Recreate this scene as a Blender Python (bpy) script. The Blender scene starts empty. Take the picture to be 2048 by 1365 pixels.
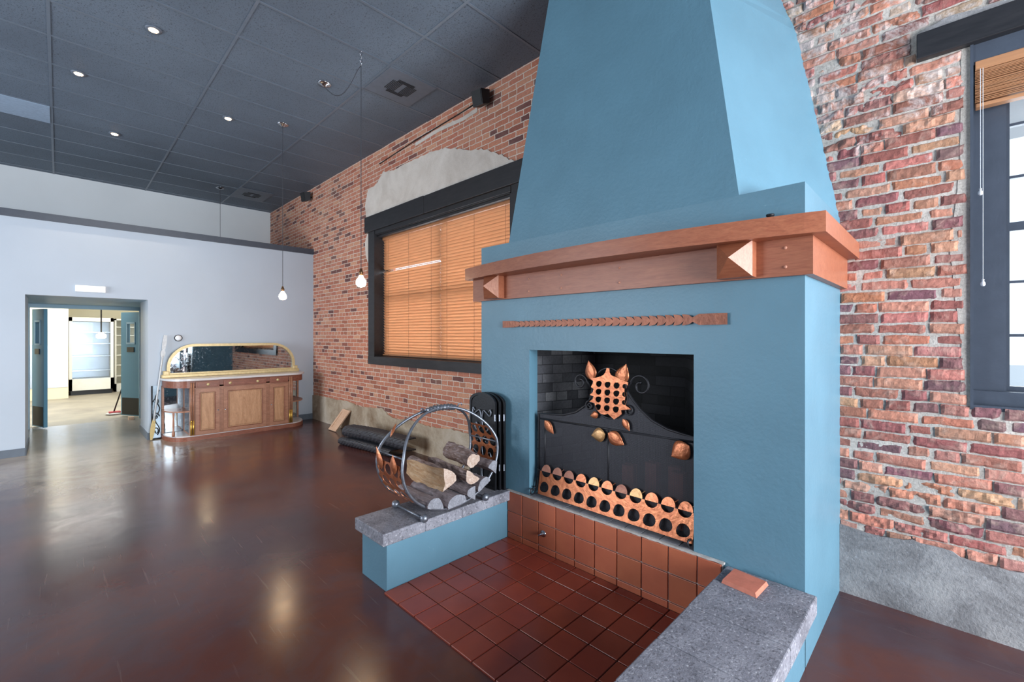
import bpy, bmesh, math, random
from mathutils import Vector, Matrix, noise
from mathutils.geometry import delaunay_2d_cdt
random.seed(7)
C = bpy.context.scene.collection
S = bpy.context.scene
PI = math.pi
# ------------------------------------------------------------------ camera
cam = bpy.data.cameras.new('camera'); cam.sensor_width = 36; cam.lens = 893/2048*36
cam.shift_y = -10.5/2048; cam.clip_start = 0.05; cam.clip_end = 200
co = bpy.data.objects.new('camera', cam); C.objects.link(co)
co.location = (0, 0, 1.55); co.rotation_euler = (PI/2, 0, math.atan2(893, 906)); S.camera = co
S.view_settings.view_transform = 'Standard'; S.view_settings.look = 'None'
S.view_settings.exposure = 0.12; S.view_settings.gamma = 1; S.view_settings.use_curve_mapping = False
try:
    S.cycles.use_denoising = True; S.cycles.max_bounces = 8; S.cycles.diffuse_bounces = 5
    S.cycles.transparent_max_bounces = 12; S.cycles.caustics_reflective = False; S.cycles.caustics_refractive = False
    S.cycles.sample_clamp_indirect = 6
except Exception: pass
# ------------------------------------------------------------------ daylight
w = bpy.data.worlds.new('daylight'); S.world = w; w.use_nodes = True
w.node_tree.nodes['Background'].inputs[0].default_value = (0.80, 0.90, 1.0, 1)
w.node_tree.nodes['Background'].inputs[1].default_value = 1.6
def area(name, loc, rot, sx, sy, power, col):
    l = bpy.data.lights.new(name, 'AREA'); l.shape = 'RECTANGLE'; l.size = sx; l.size_y = sy
    l.energy = power; l.color = col
    o = bpy.data.objects.new(name, l); C.objects.link(o); o.location = loc; o.rotation_euler = rot
    return o
COOL = (0.88, 0.94, 1.0)
# daylight entering the storefront windows on the right and behind the camera
area('daylight_right', (4.42, 1.35, 1.85), (0, PI/2+.12, 0), 2.7, 3.5, 840, COOL)
area('daylight_front', (-6.1, -5.55, 1.75), (PI/2, 0, 0), 3.6, 2.5, 360, COOL)
# daylight outside the two windows in the brick wall
area('daylight_window_left', (-4.75, 4.5, 2.2), (-PI/2, 0, 0), 4.2, 3.2, 260, (0.95, 0.97, 1.0))
area('daylight_window_right', (0.75, 4.6, 2.2), (-PI/2, 0, 0), 1.8, 2.4, 60, COOL)

# ------------------------------------------------------------------ node materials
def srgb(h):
    h = h.lstrip('#'); v = [int(h[i:i+2], 16)/255 for i in (0, 2, 4)]
    return tuple((c/12.92 if c <= .04045 else ((c+.055)/1.055)**2.4) for c in v) + (1,)
class NT:
    def __init__(s, name):
        s.m = bpy.data.materials.new(name); s.m.use_nodes = True; s.t = s.m.node_tree; s.n = s.t.nodes
        s.b = s.n['Principled BSDF']; s.out = s.n['Material Output']
    def node(s, ty, **kw):
        n = s.n.new(ty)
        for k, v in kw.items(): setattr(n, k, v)
        return n
    def link(s, a, b): s.t.links.new(a, b)
    def setin(s, sock, v):
        if hasattr(v, 'is_output'): s.link(v, sock)
        else: sock.default_value = v
    def coord(s, scale=(1, 1, 1), rot=(0, 0, 0)):
        tc = s.node('ShaderNodeTexCoord'); mp = s.node('ShaderNodeMapping')
        mp.inputs['Scale'].default_value = scale; mp.inputs['Rotation'].default_value = rot
        s.link(tc.outputs['Object'], mp.inputs[0]); return mp.outputs[0]
    def noise(s, vec, scale, detail=4, rough=.55, dist=0):
        n = s.node('ShaderNodeTexNoise'); s.link(vec, n.inputs['Vector'])
        n.inputs['Scale'].default_value = scale; n.inputs['Detail'].default_value = detail
        n.inputs['Roughness'].default_value = rough; n.inputs['Distortion'].default_value = dist
        return n
    def ramp(s, fac, stops, interp='LINEAR'):
        r = s.node('ShaderNodeValToRGB'); e = r.color_ramp.elements; r.color_ramp.interpolation = interp
        while len(e) < len(stops): e.new(.5)
        for i, (p, c) in enumerate(stops):
            e[i].position = p; e[i].color = srgb(c) if isinstance(c, str) else ((c, c, c, 1) if not isinstance(c, tuple) else c)
        s.link(fac, r.inputs[0]); return r.outputs[0]
    def mix(s, fac, a, b, mode='MIX'):
        m = s.node('ShaderNodeMix'); m.data_type = 'RGBA'; m.blend_type = mode
        s.setin(m.inputs[0], fac)
        for k, v in ((6, a), (7, b)):
            s.setin(m.inputs[k], srgb(v) if isinstance(v, str) else v)
        return m.outputs[2]
    def math(s, op, a, b=0.0):
        m = s.node('ShaderNodeMath', operation=op); s.setin(m.inputs[0], a); s.setin(m.inputs[1], b); return m.outputs[0]
    def bump(s, h, strength=.3, dist=.01, normal=None):
        b = s.node('ShaderNodeBump'); b.inputs['Strength'].default_value = strength; b.inputs['Distance'].default_value = dist
        s.link(h, b.inputs['Height'])
        if normal: s.link(normal, b.inputs['Normal'])
        return b.outputs[0]
    def done(s, col=None, rough=.6, metal=0, normal=None, **kw):
        if col is not None: s.setin(s.b.inputs['Base Color'], srgb(col) if isinstance(col, str) else col)
        s.setin(s.b.inputs['Roughness'], rough); s.b.inputs['Metallic'].default_value = metal
        if normal: s.link(normal, s.b.inputs['Normal'])
        for k, v in kw.items(): s.b.inputs[k.replace('_', ' ')].default_value = v
        return s.m
def simple(name, col, rough=.6, metal=0, var=.12, scale=12, bump=.08, **kw):
    t = NT(name); v = t.coord(); n = t.noise(v, scale)
    f = t.ramp(n.outputs['Fac'], [(.25, 1-var), (.75, 1+var*.6)])
    c = t.mix(1, col, f, 'MULTIPLY')
    return t.done(c, rough, metal, t.bump(t.noise(v, scale*6).outputs['Fac'], bump, .004), **kw)
M = {}
def paint(name, col, rough=.45, var=.07):
    t = NT(name); v = t.coord(); n = t.noise(v, 2.2, 5)
    c = t.mix(1, col, t.ramp(n.outputs['Fac'], [(.3, 1-var), (.7, 1+var)]), 'MULTIPLY')
    sc = t.noise(v, 9, 8, .7, 1.5)
    c = t.mix(t.ramp(sc.outputs['Fac'], [(.68, 0.0), (.74, .22)]), c, '#a9c9d4')
    h = t.math('ADD', t.noise(v, 45, 5).outputs['Fac'], t.math('MULTIPLY', t.noise(v, 5).outputs['Fac'], 2.0))
    return t.done(c, rough, 0, t.bump(h, .35, .004))
M['teal'] = paint('teal_plaster', '#597f91')
def wall_paint(name, col):
    t = NT(name); v = t.coord(); n = t.noise(v, .8, 4)
    c = t.mix(1, col, t.ramp(n.outputs['Fac'], [(.3, .95), (.7, 1.03)]), 'MULTIPLY')
    return t.done(c, .5, 0, t.bump(t.noise(v, 60, 3).outputs['Fac'], .12, .003))
M['grey_wall'] = wall_paint('grey_wall', '#b7c2ce')
M['white_wall'] = wall_paint('white_wall', '#dfe4e7')
M['cream_wall'] = wall_paint('cream_wall', '#f0e6c8')
M['teal_door'] = wall_paint('teal_door', '#5c8fa8')
M['door_trim'] = wall_paint('door_trim', '#9dbccd')
M['grey_trim'] = simple('grey_trim', '#5d6673', .45)
M['navy_trim'] = simple('navy_trim', '#3f4551', .4, bump=.15)
M['base_grey'] = simple('base_grey', '#606a76', .5)
def m_black():
    t = NT('black_wood'); v = t.coord((.6, 3, 3)); n = t.noise(v, 9, 6, .6)
    c = t.ramp(n.outputs['Fac'], [(.3, '#1b1c20'), (.7, '#2b2a2d')])
    ch = t.noise(t.coord(), 40, 6, .7)
    c = t.mix(t.ramp(ch.outputs['Fac'], [(.70, 0.0), (.76, .5)]), c, '#6a6a70')
    return t.done(c, .42, 0, t.bump(n.outputs['Fac'], .2, .004))
M['black_wood'] = m_black()
M['window_black_hazed'] = simple('window_black_hazed', '#434a56', .35, bump=.15)  # black frame paint, its colour lightened to stand for window flare
def m_ceiling():
    t = NT('ceiling_tile'); v = t.coord(); n = t.noise(v, .7, 3)
    c = t.ramp(n.outputs['Fac'], [(.3, '#55616f'), (.7, '#667483')])
    sp = t.noise(v, 95, 2, .5, .8)
    k = t.ramp(sp.outputs['Fac'], [(.34, 0.0), (.42, 1.0)])
    c = t.mix(k, '#3d4550', c)
    return t.done(c, .6, 0, t.bump(k, .5, .003))
M['ceiling'] = m_ceiling()
M['ceiling_light'] = simple('ceiling_tile_pale', '#8ea2b8', .8, bump=.2, scale=30)
M['tbar'] = simple('tbar', '#626d7a', .35, bump=.02)
def m_floor():
    t = NT('stained_concrete'); v = t.coord()
    n = t.noise(v, .75, 8, .62, .4); n2 = t.noise(v, 3.2, 8, .65, .8); n3 = t.noise(v, 18, 6, .7)
    c = t.ramp(n.outputs['Fac'], [(.28, '#3a2d33'), (.45, '#4a3033'), (.58, '#5c342c'), (.74, '#423439')])
    c = t.mix(t.ramp(n2.outputs['Fac'], [(.45, 0.0), (.72, .5)]), c, '#4a4048')
    c = t.mix(t.ramp(n3.outputs['Fac'], [(.60, 0.0), (.75, .25)]), c, '#2c2322')
    # scuffs and long scratches
    sv = t.coord((1.2, 26, 1), (0, 0, .55)); s1 = t.noise(sv, 1.6, 6, .6, .3)
    sm = t.ramp(s1.outputs['Fac'], [(.63, 0.0), (.69, .35)])
    c = t.mix(sm, c, '#75655f')
    # worn bare grey concrete in the walkway to the kitchen
    sx = t.node('ShaderNodeSeparateXYZ'); t.link(v, sx.inputs[0])
    d = t.math('ADD', t.math('MULTIPLY', sx.outputs[0], -1.0), t.math('MULTIPLY', n2.outputs['Fac'], 2.2))
    yy = t.math('ABSOLUTE', t.math('SUBTRACT', sx.outputs[1], .35))
    d = t.math('SUBTRACT', d, t.math('MULTIPLY', yy, 1.3))
    wear = t.ramp(t.math('MULTIPLY', t.math('SUBTRACT', d, 6.6), .45), [(0, 0.0), (1, .85)])
    c = t.mix(wear, c, '#b3aa9d')
    r = t.ramp(n2.outputs['Fac'], [(.3, .17), (.7, .27)])
    h = t.math('ADD', t.math('MULTIPLY', n3.outputs['Fac'], .5), s1.outputs['Fac'])
    return t.done(c, r, 0, t.bump(h, .06, .003), Specular_IOR_Level=.5)
M['floor'] = m_floor()
def m_kfloor():
    t = NT('kitchen_concrete'); v = t.coord(); n = t.noise(v, 1.5, 7, .6)
    return t.done(t.ramp(n.outputs['Fac'], [(.3, '#8a8072'), (.7, '#b0a58f')]), .5)
M['kfloor'] = m_kfloor()
def m_brick(name, pal, mortar, length=.215, row=.0625, joint=.008, dist=.006, tint='#d8b9a0', tintamt=.25):
    t = NT(name); v = t.coord()
    sx = t.node('ShaderNodeSeparateXYZ'); t.link(v, sx.inputs[0])
    cb = t.node('ShaderNodeCombineXYZ'); t.link(t.math('ADD', sx.outputs[0], sx.outputs[1]), cb.inputs[0]); t.link(sx.outputs[2], cb.inputs[1])
    nv = t.noise(v, 9, 4, .6)
    sub = t.node('ShaderNodeVectorMath', operation='SUBTRACT'); t.link(nv.outputs['Color'], sub.inputs[0]); sub.inputs[1].default_value = (.5, .5, .5)
    sc = t.node('ShaderNodeVectorMath', operation='SCALE'); t.link(sub.outputs[0], sc.inputs[0]); sc.inputs['Scale'].default_value = dist*4
    ad = t.node('ShaderNodeVectorMath', operation='ADD'); t.link(cb.outputs[0], ad.inputs[0]); t.link(sc.outputs[0], ad.inputs[1])
    b = t.node('ShaderNodeTexBrick'); t.link(ad.outputs[0], b.inputs['Vector'])
    b.offset = .5; b.squash = .55; b.squash_frequency = 5
    b.inputs['Scale'].default_value = 1; b.inputs['Brick Width'].default_value = length; b.inputs['Row Height'].default_value = row
    b.inputs['Mortar Size'].default_value = joint*.5; b.inputs['Mortar Smooth'].default_value = .25
    b.inputs['Color1'].default_value = (0, 0, 0, 1); b.inputs['Color2'].default_value = (1, 1, 1, 1); b.inputs['Mortar'].default_value = (0, 0, 0, 1)
    c = t.ramp(b.outputs['Color'], pal)
    fine = t.noise(v, 60, 6, .7); big = t.noise(v, 1.3, 4, .6)
    c = t.mix(1, c, t.ramp(fine.outputs['Fac'], [(.3, .72), (.7, 1.18)]), 'MULTIPLY')
    c = t.mix(t.ramp(big.outputs['Fac'], [(.5, 0.0), (.8, tintamt)]), c, tint)
    mo = t.mix(1, mortar, t.ramp(fine.outputs['Fac'], [(.3, .75), (.7, 1.1)]), 'MULTIPLY')
    c = t.mix(b.outputs['Fac'], c, mo)
    h = t.math('ADD', t.math('MULTIPLY', b.outputs['Fac'], -1.0), t.math('MULTIPLY', fine.outputs['Fac'], .55))
    return t.done(c, .85, 0, t.bump(h, .8, .008))
PAL = [(0.0, '#6b4745'), (.09, '#7d5048'), (.16, '#b06a54'), (.45, '#c8876c'), (.7, '#b8735e'), (.9, '#d09a7c'), (1.0, '#a3644f')]
M['brick'] = m_brick('red_brick', PAL, '#e2d3c5', joint=.0115)
M['firebrick'] = m_brick('sooty_brick', [(0, '#0d0d0f'), (.6, '#1d1d20'), (1, '#2c2c30')], '#101012', .23, .07, .006, .002, '#08080a', .5)
M['firebrick_pale'] = m_brick('smoked_brick', [(0, '#39393d'), (.5, '#55555a'), (1, '#7b7a7c')], '#2c2c30', .23, .07, .006, .002, '#161618', .8)
def m_brickgeo():
    t = NT('brick_face'); a = t.node('ShaderNodeVertexColor'); a.layer_name = 'Col'; v = t.coord()
    f = t.noise(v, 55, 7, .72); g = t.noise(v, 14, 5, .6, .6)
    c = t.mix(1, a.outputs['Color'], t.ramp(f.outputs['Fac'], [(.3, .74), (.7, 1.16)]), 'MULTIPLY')
    c = t.mix(t.ramp(g.outputs['Fac'], [(.52, 0.0), (.75, .55)]), c, '#c8ab9a')
    # lime bloom, mostly on the upper courses
    sx = t.node('ShaderNodeSeparateXYZ'); t.link(v, sx.inputs[0])
    bl = t.noise(v, 4.2, 6, .75, .5); up = t.math('MULTIPLY', t.math('SUBTRACT', sx.outputs[2], 2.45), .26)
    k = t.ramp(t.math('ADD', bl.outputs['Fac'], t.math('MINIMUM', up, .14)), [(.62, 0.0), (.72, .72)])
    c = t.mix(k, c, '#cfc3bf')
    h = t.math('ADD', f.outputs['Fac'], t.math('MULTIPLY', g.outputs['Fac'], 1.3))
    return t.done(c, .88, 0, t.bump(h, .9, .006))
M['brickgeo'] = m_brickgeo()
def m_mortar():
    t = NT('lime_mortar'); v = t.coord(); f = t.noise(v, 70, 7, .75); g = t.noise(v, 5, 4)
    c = t.ramp(f.outputs['Fac'], [(.25, '#9a918a'), (.5, '#cdc4bb'), (.75, '#e6dfd8')])
    c = t.mix(1, c, t.ramp(g.outputs['Fac'], [(.3, .75), (.7, 1.1)]), 'MULTIPLY')
    return t.done(c, .95, 0, t.bump(f.outputs['Fac'], 1, .01))
M['mortar'] = m_mortar()
def m_concrete(name, a, b, c_, scale=3, sp=0.0, rough=.8):
    t = NT(name); v = t.coord(); n = t.noise(v, scale, 9, .68, .5); f = t.noise(v, 75, 4, .6)
    c = t.ramp(n.outputs['Fac'], [(.3, a), (.52, b), (.72, c_)])
    c = t.mix(t.ramp(f.outputs['Fac'], [(.56, 0.0), (.66, sp)]), c, '#26262a')
    c = t.mix(t.ramp(f.outputs['Fac'], [(.32, sp), (.40, 0.0)]), c, '#c9c9cf')
    return t.done(c, rough, 0, t.bump(t.math('ADD', f.outputs['Fac'], n.outputs['Fac']), .5, .006))
M['plinth_l'] = m_concrete('plinth_tan', '#80684f', '#b3a48f', '#cdc3b4', 2.2, .12)
M['plinth_r'] = m_concrete('plinth_grey', '#5d5a5c', '#8f8d8e', '#aaa7a6', 3.5, .25)
M['cap'] = m_concrete('granite_cap', '#62626a', '#7d7d86', '#93939b', 6, .6, .7)
M['plaster'] = m_concrete('lime_plaster', '#bdb3a9', '#d0c8bf', '#dcd5cd', 2.5, .06)
def m_tile(name, a, b, rough=.3):
    t = NT(name); v = t.coord(); n = t.noise(v, 3.5, 5, .6); f = t.noise(v, 30, 4)
    oi = t.node('ShaderNodeVertexColor'); oi.layer_name = 'Col'
    c = t.ramp(n.outputs['Fac'], [(.3, a), (.7, b)])
    c = t.mix(1, c, oi.outputs['Color'], 'MULTIPLY')
    return t.done(c, rough, 0, t.bump(f.outputs['Fac'], .08, .003))
M['tile'] = m_tile('quarry_tile', '#80372a', '#96432f', .28)
M['tile_up'] = m_tile('riser_tile', '#a05238', '#b46444', .45)
M['grout'] = simple('grout', '#8f7265', .9)
M['grout_dark'] = simple('grout_dark', '#3c1f18', .8)
M['loose_tile'] = simple('loose_tile', '#c0705a', .6, scale=25, var=.2)
M['ledge'] = simple('ledge_brick', '#85848a', .85, var=.35, scale=18, bump=.3)
M['lime'] = simple('mortar_edge', '#b9b4b0', .9, var=.3, scale=30, bump=.4)
def m_wood(name, a, b, rough=.4, sc=(2, 14, 14), knots=False):
    t = NT(name); v = t.coord(sc); n = t.noise(v, 3.2, 7, .62, .9); f = t.noise(t.coord((sc[0]*3, sc[1]*6, sc[2]*6)), 3, 4)
    c = t.ramp(n.outputs['Fac'], [(.3, a), (.7, b)])
    c = t.mix(1, c, t.ramp(f.outputs['Fac'], [(.3, .84), (.7, 1.1)]), 'MULTIPLY')
    return t.done(c, rough, 0, t.bump(f.outputs['Fac'], .12, .002))
M['mantel'] = m_wood('mantel_fir', '#8c4f38', '#a16347')
M['peg_lit_facet'] = m_wood('peg_grain_lit_facet', '#a5705c', '#bb8872', .5, (12, 12, 4))  # paler fir: end grain of the pegs, painted-in light on corbel facets
M['pine'] = m_wood('sideboard_pine', '#a87a56', '#c79b76', .45, (10, 10, 1.6))
M['pine_dark'] = m_wood('sideboard_mahogany', '#7a4838', '#98624e', .4, (8, 2, 8))
M['pine_rail'] = m_wood('sideboard_rail', '#93654e', '#b08066', .4, (8, 2, 8))
M['ply'] = m_wood('raw_wood', '#d0a98c', '#e0c0a4', .6, (8, 8, 2))
M['marble'] = simple('marble', '#d6d5d6', .25, var=.12, scale=5, bump=.02)
M['gilt'] = simple('gilt', '#cdb98a', .4, .25, var=.2, scale=30, bump=.2)
M['bronze'] = simple('bronze', '#6b5138', .35, .8)
M['gold'] = simple('gold', '#c9a24e', .3, .8)
def m_mirror():
    t = NT('old_mirror'); v = t.coord(); n = t.noise(v, 5, 7, .65); s = t.noise(v, 40, 5, .7)
    c = t.ramp(n.outputs['Fac'], [(.35, '#a9b4bb'), (.7, '#c3cbd0')])
    return t.done(c, t.ramp(s.outputs['Fac'], [(.5, .02), (.75, .16)]), 1.0)
M['mirror'] = m_mirror()
def m_copper(name, a, b, rough=.32):
    t = NT(name); v = t.coord(); n = t.noise(v, 14, 6, .65, 1.2); f = t.noise(v, 45, 3)
    return t.done(t.ramp(n.outputs['Fac'], [(.3, a), (.7, b)]), rough, .55, t.bump(t.math('ADD', f.outputs['Fac'], n.outputs['Fac']), .35, .006))
M['copper'] = m_copper('hammered_copper', '#904c30', '#c27a52')
M['copper_pale'] = m_copper('brassy_copper', '#957046', '#b58c60')
M['copper_dull'] = m_copper('tarnished_copper', '#84564a', '#a87764', .5)
M['copper_strip'] = m_copper('strip_copper', '#6e4436', '#8e5a46', .45)
M['iron'] = simple('black_iron', '#2a2a2e', .45, .5, bump=.2)
M['iron_black'] = simple('painted_iron', '#15161a', .38, .3, bump=.2)
M['steel'] = simple('forged_steel', '#7d828c', .38, .75, var=.25, scale=40, bump=.25)
def m_rubber():
    t = NT('perforated_rubber'); v = t.coord(); vo = t.node('ShaderNodeTexVoronoi'); t.link(v, vo.inputs['Vector']); vo.inputs['Scale'].default_value = 32; vo.inputs['Randomness'].default_value = .1
    k = t.ramp(vo.outputs['Distance'], [(.16, 0.0), (.26, 1.0)])
    return t.done(t.mix(k, '#050506', '#33343a'), .5, 0, t.bump(k, .9, .01))
M['mat_rubber'] = m_rubber()
M['rubber'] = simple('rubber', '#16171a', .6, bump=.3)
M['plastic_black'] = simple('plastic_black', '#1b1d22', .45)
M['chrome'] = simple('chrome', '#b9bcc2', .18, 1.0, var=.03)
M['white_plastic'] = simple('white_plastic', '#e8ebee', .4, var=.03)
M['white_metal'] = simple('white_enamel', '#eceae0', .3, var=.05)
M['steel_sheet'] = simple('steel_sheet', '#b4bcc6', .3, .8, var=.1, scale=4)
M['cord_white'] = simple('cord_white', '#c9ccd2', .6)
M['cord_dark'] = simple('cord_dark', '#33363d', .6)
M['red'] = simple('red_plastic', '#b32a30', .5)
M['mopwhite'] = simple('mop_fibre', '#d8d2cc', .9, scale=60, bump=.6)
M['paddle'] = simple('worn_white_paint', '#d5d9dc', .6, scale=30, var=.15)
M['paddle_blade'] = simple('bare_wood_blade', '#cdb67c', .6, scale=20, var=.2)
def m_screenmesh():
    t = NT('wire_mesh'); v = t.coord()
    wv = t.node('ShaderNodeTexWave', wave_type='BANDS', bands_direction='Z'); t.link(v, wv.inputs[0]); wv.inputs['Scale'].default_value = 55; wv.inputs['Distortion'].default_value = .4
    wx = t.node('ShaderNodeTexWave', wave_type='BANDS', bands_direction='X'); t.link(v, wx.inputs[0]); wx.inputs['Scale'].default_value = 55
    k = t.math('MAXIMUM', wv.outputs['Fac'], wx.outputs['Fac'])
    a = t.ramp(k, [(.55, .12), (.85, 1.0)])
    t.done('#3c3c42', .5, .5)
    tr = t.node('ShaderNodeBsdfTransparent'); mx = t.node('ShaderNodeMixShader')
    t.link(a, mx.inputs[0]); t.link(tr.outputs[0], mx.inputs[1]); t.link(t.b.outputs[0], mx.inputs[2]); t.link(mx.outputs[0], t.out.inputs[0])
    return t.m
M['mesh'] = m_screenmesh()
def m_slat(name, col, tr_amt):
    t = NT(name); v = t.coord((1.2, 8, 20)); n = t.noise(v, 4, 6, .6, .5)
    c = t.mix(1, col, t.ramp(n.outputs['Fac'], [(.3, .82), (.7, 1.1)]), 'MULTIPLY')
    t.done(c, .4, 0)
    tr = t.node('ShaderNodeBsdfTranslucent'); t.link(t.mix(.5, c, '#f4dcc4'), tr.inputs[0])
    mx = t.node('ShaderNodeMixShader'); mx.inputs[0].default_value = tr_amt
    t.link(t.b.outputs[0], mx.inputs[1]); t.link(tr.outputs[0], mx.inputs[2]); t.link(mx.outputs[0], t.out.inputs[0])
    return t.m
M['slat'] = m_slat('blind_slat', '#c9966e', .48)
M['slat_right'] = m_slat('blind_slat_raised', '#b98560', .12)
def m_glass():
    t = NT('window_glass'); t.done('#ffffff', .02, 0)
    tr = t.node('ShaderNodeBsdfTransparent'); tr.inputs[0].default_value = (.95, .98, 1, 1)
    mx = t.node('ShaderNodeMixShader'); mx.inputs[0].default_value = .06
    t.link(tr.outputs[0], mx.inputs[1]); t.link(t.b.outputs[0], mx.inputs[2]); t.link(mx.outputs[0], t.out.inputs[0])
    return t.m
M['glass'] = m_glass()
def m_emit(name, col, st):
    t = NT(name); t.done(col, .4); t.b.inputs['Emission Color'].default_value = srgb(col); t.b.inputs['Emission Strength'].default_value = st
    return t.m
M['bulb'] = m_emit('lit_bulb', '#ffd8b0', 40)
M['spot_on'] = m_emit('lit_downlight', '#ffd2a0', 30)
M['emerg_on'] = m_emit('lit_diffuser', '#e8f2ff', 1.1)
M['klamp_on'] = m_emit('lit_kitchen_lamp', '#fff2d0', 4)
def m_bark(name, a, b, c_):
    t = NT(name); v = t.coord((3, 20, 20)); n = t.noise(v, 2.2, 8, .7, 1.2)
    c = t.ramp(n.outputs['Fac'], [(.3, a), (.5, b), (.68, c_)])
    return t.done(c, .9, 0, t.bump(n.outputs['Fac'], 1, .012))
M['bark'] = m_bark('bark', '#4a3a38', '#857069', '#b5a8aa')
M['bark_grey'] = m_bark('weathered_wood', '#665a5c', '#8a7c7e', '#a59ba0')
M['split'] = m_bark('split_wood', '#a87a50', '#c6a07a', '#dcc2a2')
M['cut'] = m_bark('sawn_end', '#a88c7a', '#c4ac9c', '#d8c8bc')
M['cut_grey'] = m_bark('weathered_end', '#75757c', '#8e8f97', '#a5a6ae')
M['asphalt'] = simple('street', '#b0b4b8', .9)
M['hedge'] = simple('hedge_leaf', '#5d8f6a', .8, var=.4, scale=9, bump=.8)
M['leaded'] = simple('leaded_glass', '#a9bccb', .15, .2, var=.2, scale=16)

# ------------------------------------------------------------------ mesh helpers
class MB:
    def __init__(s): s.v = []; s.f = []; s.mi = []; s.col = None
    def add(s, vs, fs, mi=0, col=None):
        o = len(s.v); s.v += [tuple(v) for v in vs]; s.f += [tuple(i+o for i in f) for f in fs]; s.mi += [mi]*len(fs)
        if col is not None:
            if s.col is None: s.col = [(1, 1, 1, 1)]*o
            s.col += [col]*len(vs)
        elif s.col is not None: s.col += [(1, 1, 1, 1)]*len(vs)
        return s
    def box(s, a, b, mi=0, col=None, bev=0):
        x0, y0, z0 = [min(a[i], b[i]) for i in range(3)]; x1, y1, z1 = [max(a[i], b[i]) for i in range(3)]
        if bev > 0:
            e = min(bev, (x1-x0)*.45, (y1-y0)*.45, (z1-z0)*.45)
            vs = []; 
            bm = bmesh.new(); bmesh.ops.create_cube(bm, size=1)
            for v in bm.verts: v.co = Vector(((x0+x1)/2+v.co.x*(x1-x0), (y0+y1)/2+v.co.y*(y1-y0), (z0+z1)/2+v.co.z*(z1-z0)))
            bmesh.ops.bevel(bm, geom=bm.edges[:], offset=e, segments=2, profile=.5, affect='EDGES')
            bm.verts.index_update()
            s.add([v.co[:] for v in bm.verts], [[v.index for v in f.verts] for f in bm.faces], mi, col); bm.free(); return s
        return s.add([(x0,y0,z0),(x1,y0,z0),(x1,y1,z0),(x0,y1,z0),(x0,y0,z1),(x1,y0,z1),(x1,y1,z1),(x0,y1,z1)],
                     [(0,3,2,1),(4,5,6,7),(0,1,5,4),(1,2,6,5),(2,3,7,6),(3,0,4,7)], mi, col)
    def hexa(s, p, mi=0):   # 4 bottom + 4 top corners
        return s.add(p, [(0,3,2,1),(4,5,6,7),(0,1,5,4),(1,2,6,5),(2,3,7,6),(3,0,4,7)], mi)
    def tube(s, path, r, n=8, closed=False, mi=0, cap=True):
        P = [Vector(p) for p in path]; R = r if isinstance(r, (list, tuple)) else [r]*len(P)
        m = len(P); prev = None; vs = []
        for i in range(m):
            if closed: t = P[(i+1) % m]-P[i-1]
            else: t = P[min(i+1, m-1)]-P[max(i-1, 0)]
            if t.length < 1e-9: t = Vector((0, 0, 1))
            t.normalize()
            if prev is None:
                u = t.cross(Vector((0, 0, 1))); 
                if u.length < .1: u = t.cross(Vector((0, 1, 0)))
            else: u = prev-t*prev.dot(t)
            u.normalize(); prev = u; v = t.cross(u)
            vs += [P[i]+(u*math.cos(k*2*PI/n)+v*math.sin(k*2*PI/n))*R[i] for k in range(n)]
        fs = []
        for i in range(m if closed else m-1):
            j = (i+1) % m
            fs += [(i*n+k, i*n+(k+1) % n, j*n+(k+1) % n, j*n+k) for k in range(n)]
        if cap and not closed: fs += [tuple(range(n-1, -1, -1)), tuple(range((m-1)*n, m*n))]
        return s.add(vs, fs, mi)
    def lathe(s, c, prof, n=20, axis='Z', mi=0):   # prof: (radius, height)
        vs = []
        for r, h in prof:
            for k in range(n):
                a = k*2*PI/n; p = (r*math.cos(a), r*math.sin(a), h)
                if axis == 'X': p = (h, p[0], p[1])
                if axis == 'Y': p = (p[0], h, p[1])
                vs.append((c[0]+p[0], c[1]+p[1], c[2]+p[2]))
        fs = []
        for i in range(len(prof)-1): fs += [(i*n+k, i*n+(k+1) % n, (i+1)*n+(k+1) % n, (i+1)*n+k) for k in range(n)]
        fs += [tuple(range(n-1, -1, -1)), tuple(range((len(prof)-1)*n, len(prof)*n))]
        return s.add(vs, fs, mi)
    def sphere(s, c, r, n=16, sz=1):
        return s.lathe(c, [(max(r*math.sin(t*PI/8), 1e-4), -r*sz*math.cos(t*PI/8)) for t in range(9)], n)
    def plate(s, outer, holes, th, fn, mi=0):
        """flat outline with holes, fn(u, v, w) places it in the room; th thickness along w"""
        loops = [list(outer)]+[list(hh) for hh in holes]; pts = []; ed = []
        for lp in loops:
            o = len(pts); k = len(lp); pts += [Vector((p[0], p[1])) for p in lp]; ed += [(o+i, o+(i+1) % k) for i in range(k)]
        V, _, F, OV, *_r = delaunay_2d_cdt(pts, ed, [], 0, 1e-7)
        def inside(x, y, lp):
            c = False; j = len(lp)-1
            for i in range(len(lp)):
                if (lp[i][1] > y) != (lp[j][1] > y) and x < (lp[j][0]-lp[i][0])*(y-lp[i][1])/(lp[j][1]-lp[i][1])+lp[i][0]: c = not c
                j = i
            return c
        tris = []
        for t in F:
            cx_ = sum(V[i][0] for i in t)/3; cy_ = sum(V[i][1] for i in t)/3
            if inside(cx_, cy_, loops[0]) and not any(inside(cx_, cy_, hh) for hh in loops[1:]): tris.append(tuple(t))
        n = len(V); vs = [fn(v[0], v[1], 0) for v in V]+[fn(v[0], v[1], th) for v in V]
        fs = tris+[tuple(i+n for i in reversed(t)) for t in tris]
        key = {q: i for i, src in enumerate(OV) for q in src}; o = 0
        for lp in loops:
            k = len(lp); ids = [key.get(o+i) for i in range(k)]; o += k
            for i in range(k):
                a, b = ids[i], ids[(i+1) % k]
                if a is not None and b is not None and a != b: fs.append((a, b, b+n, a+n))
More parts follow.
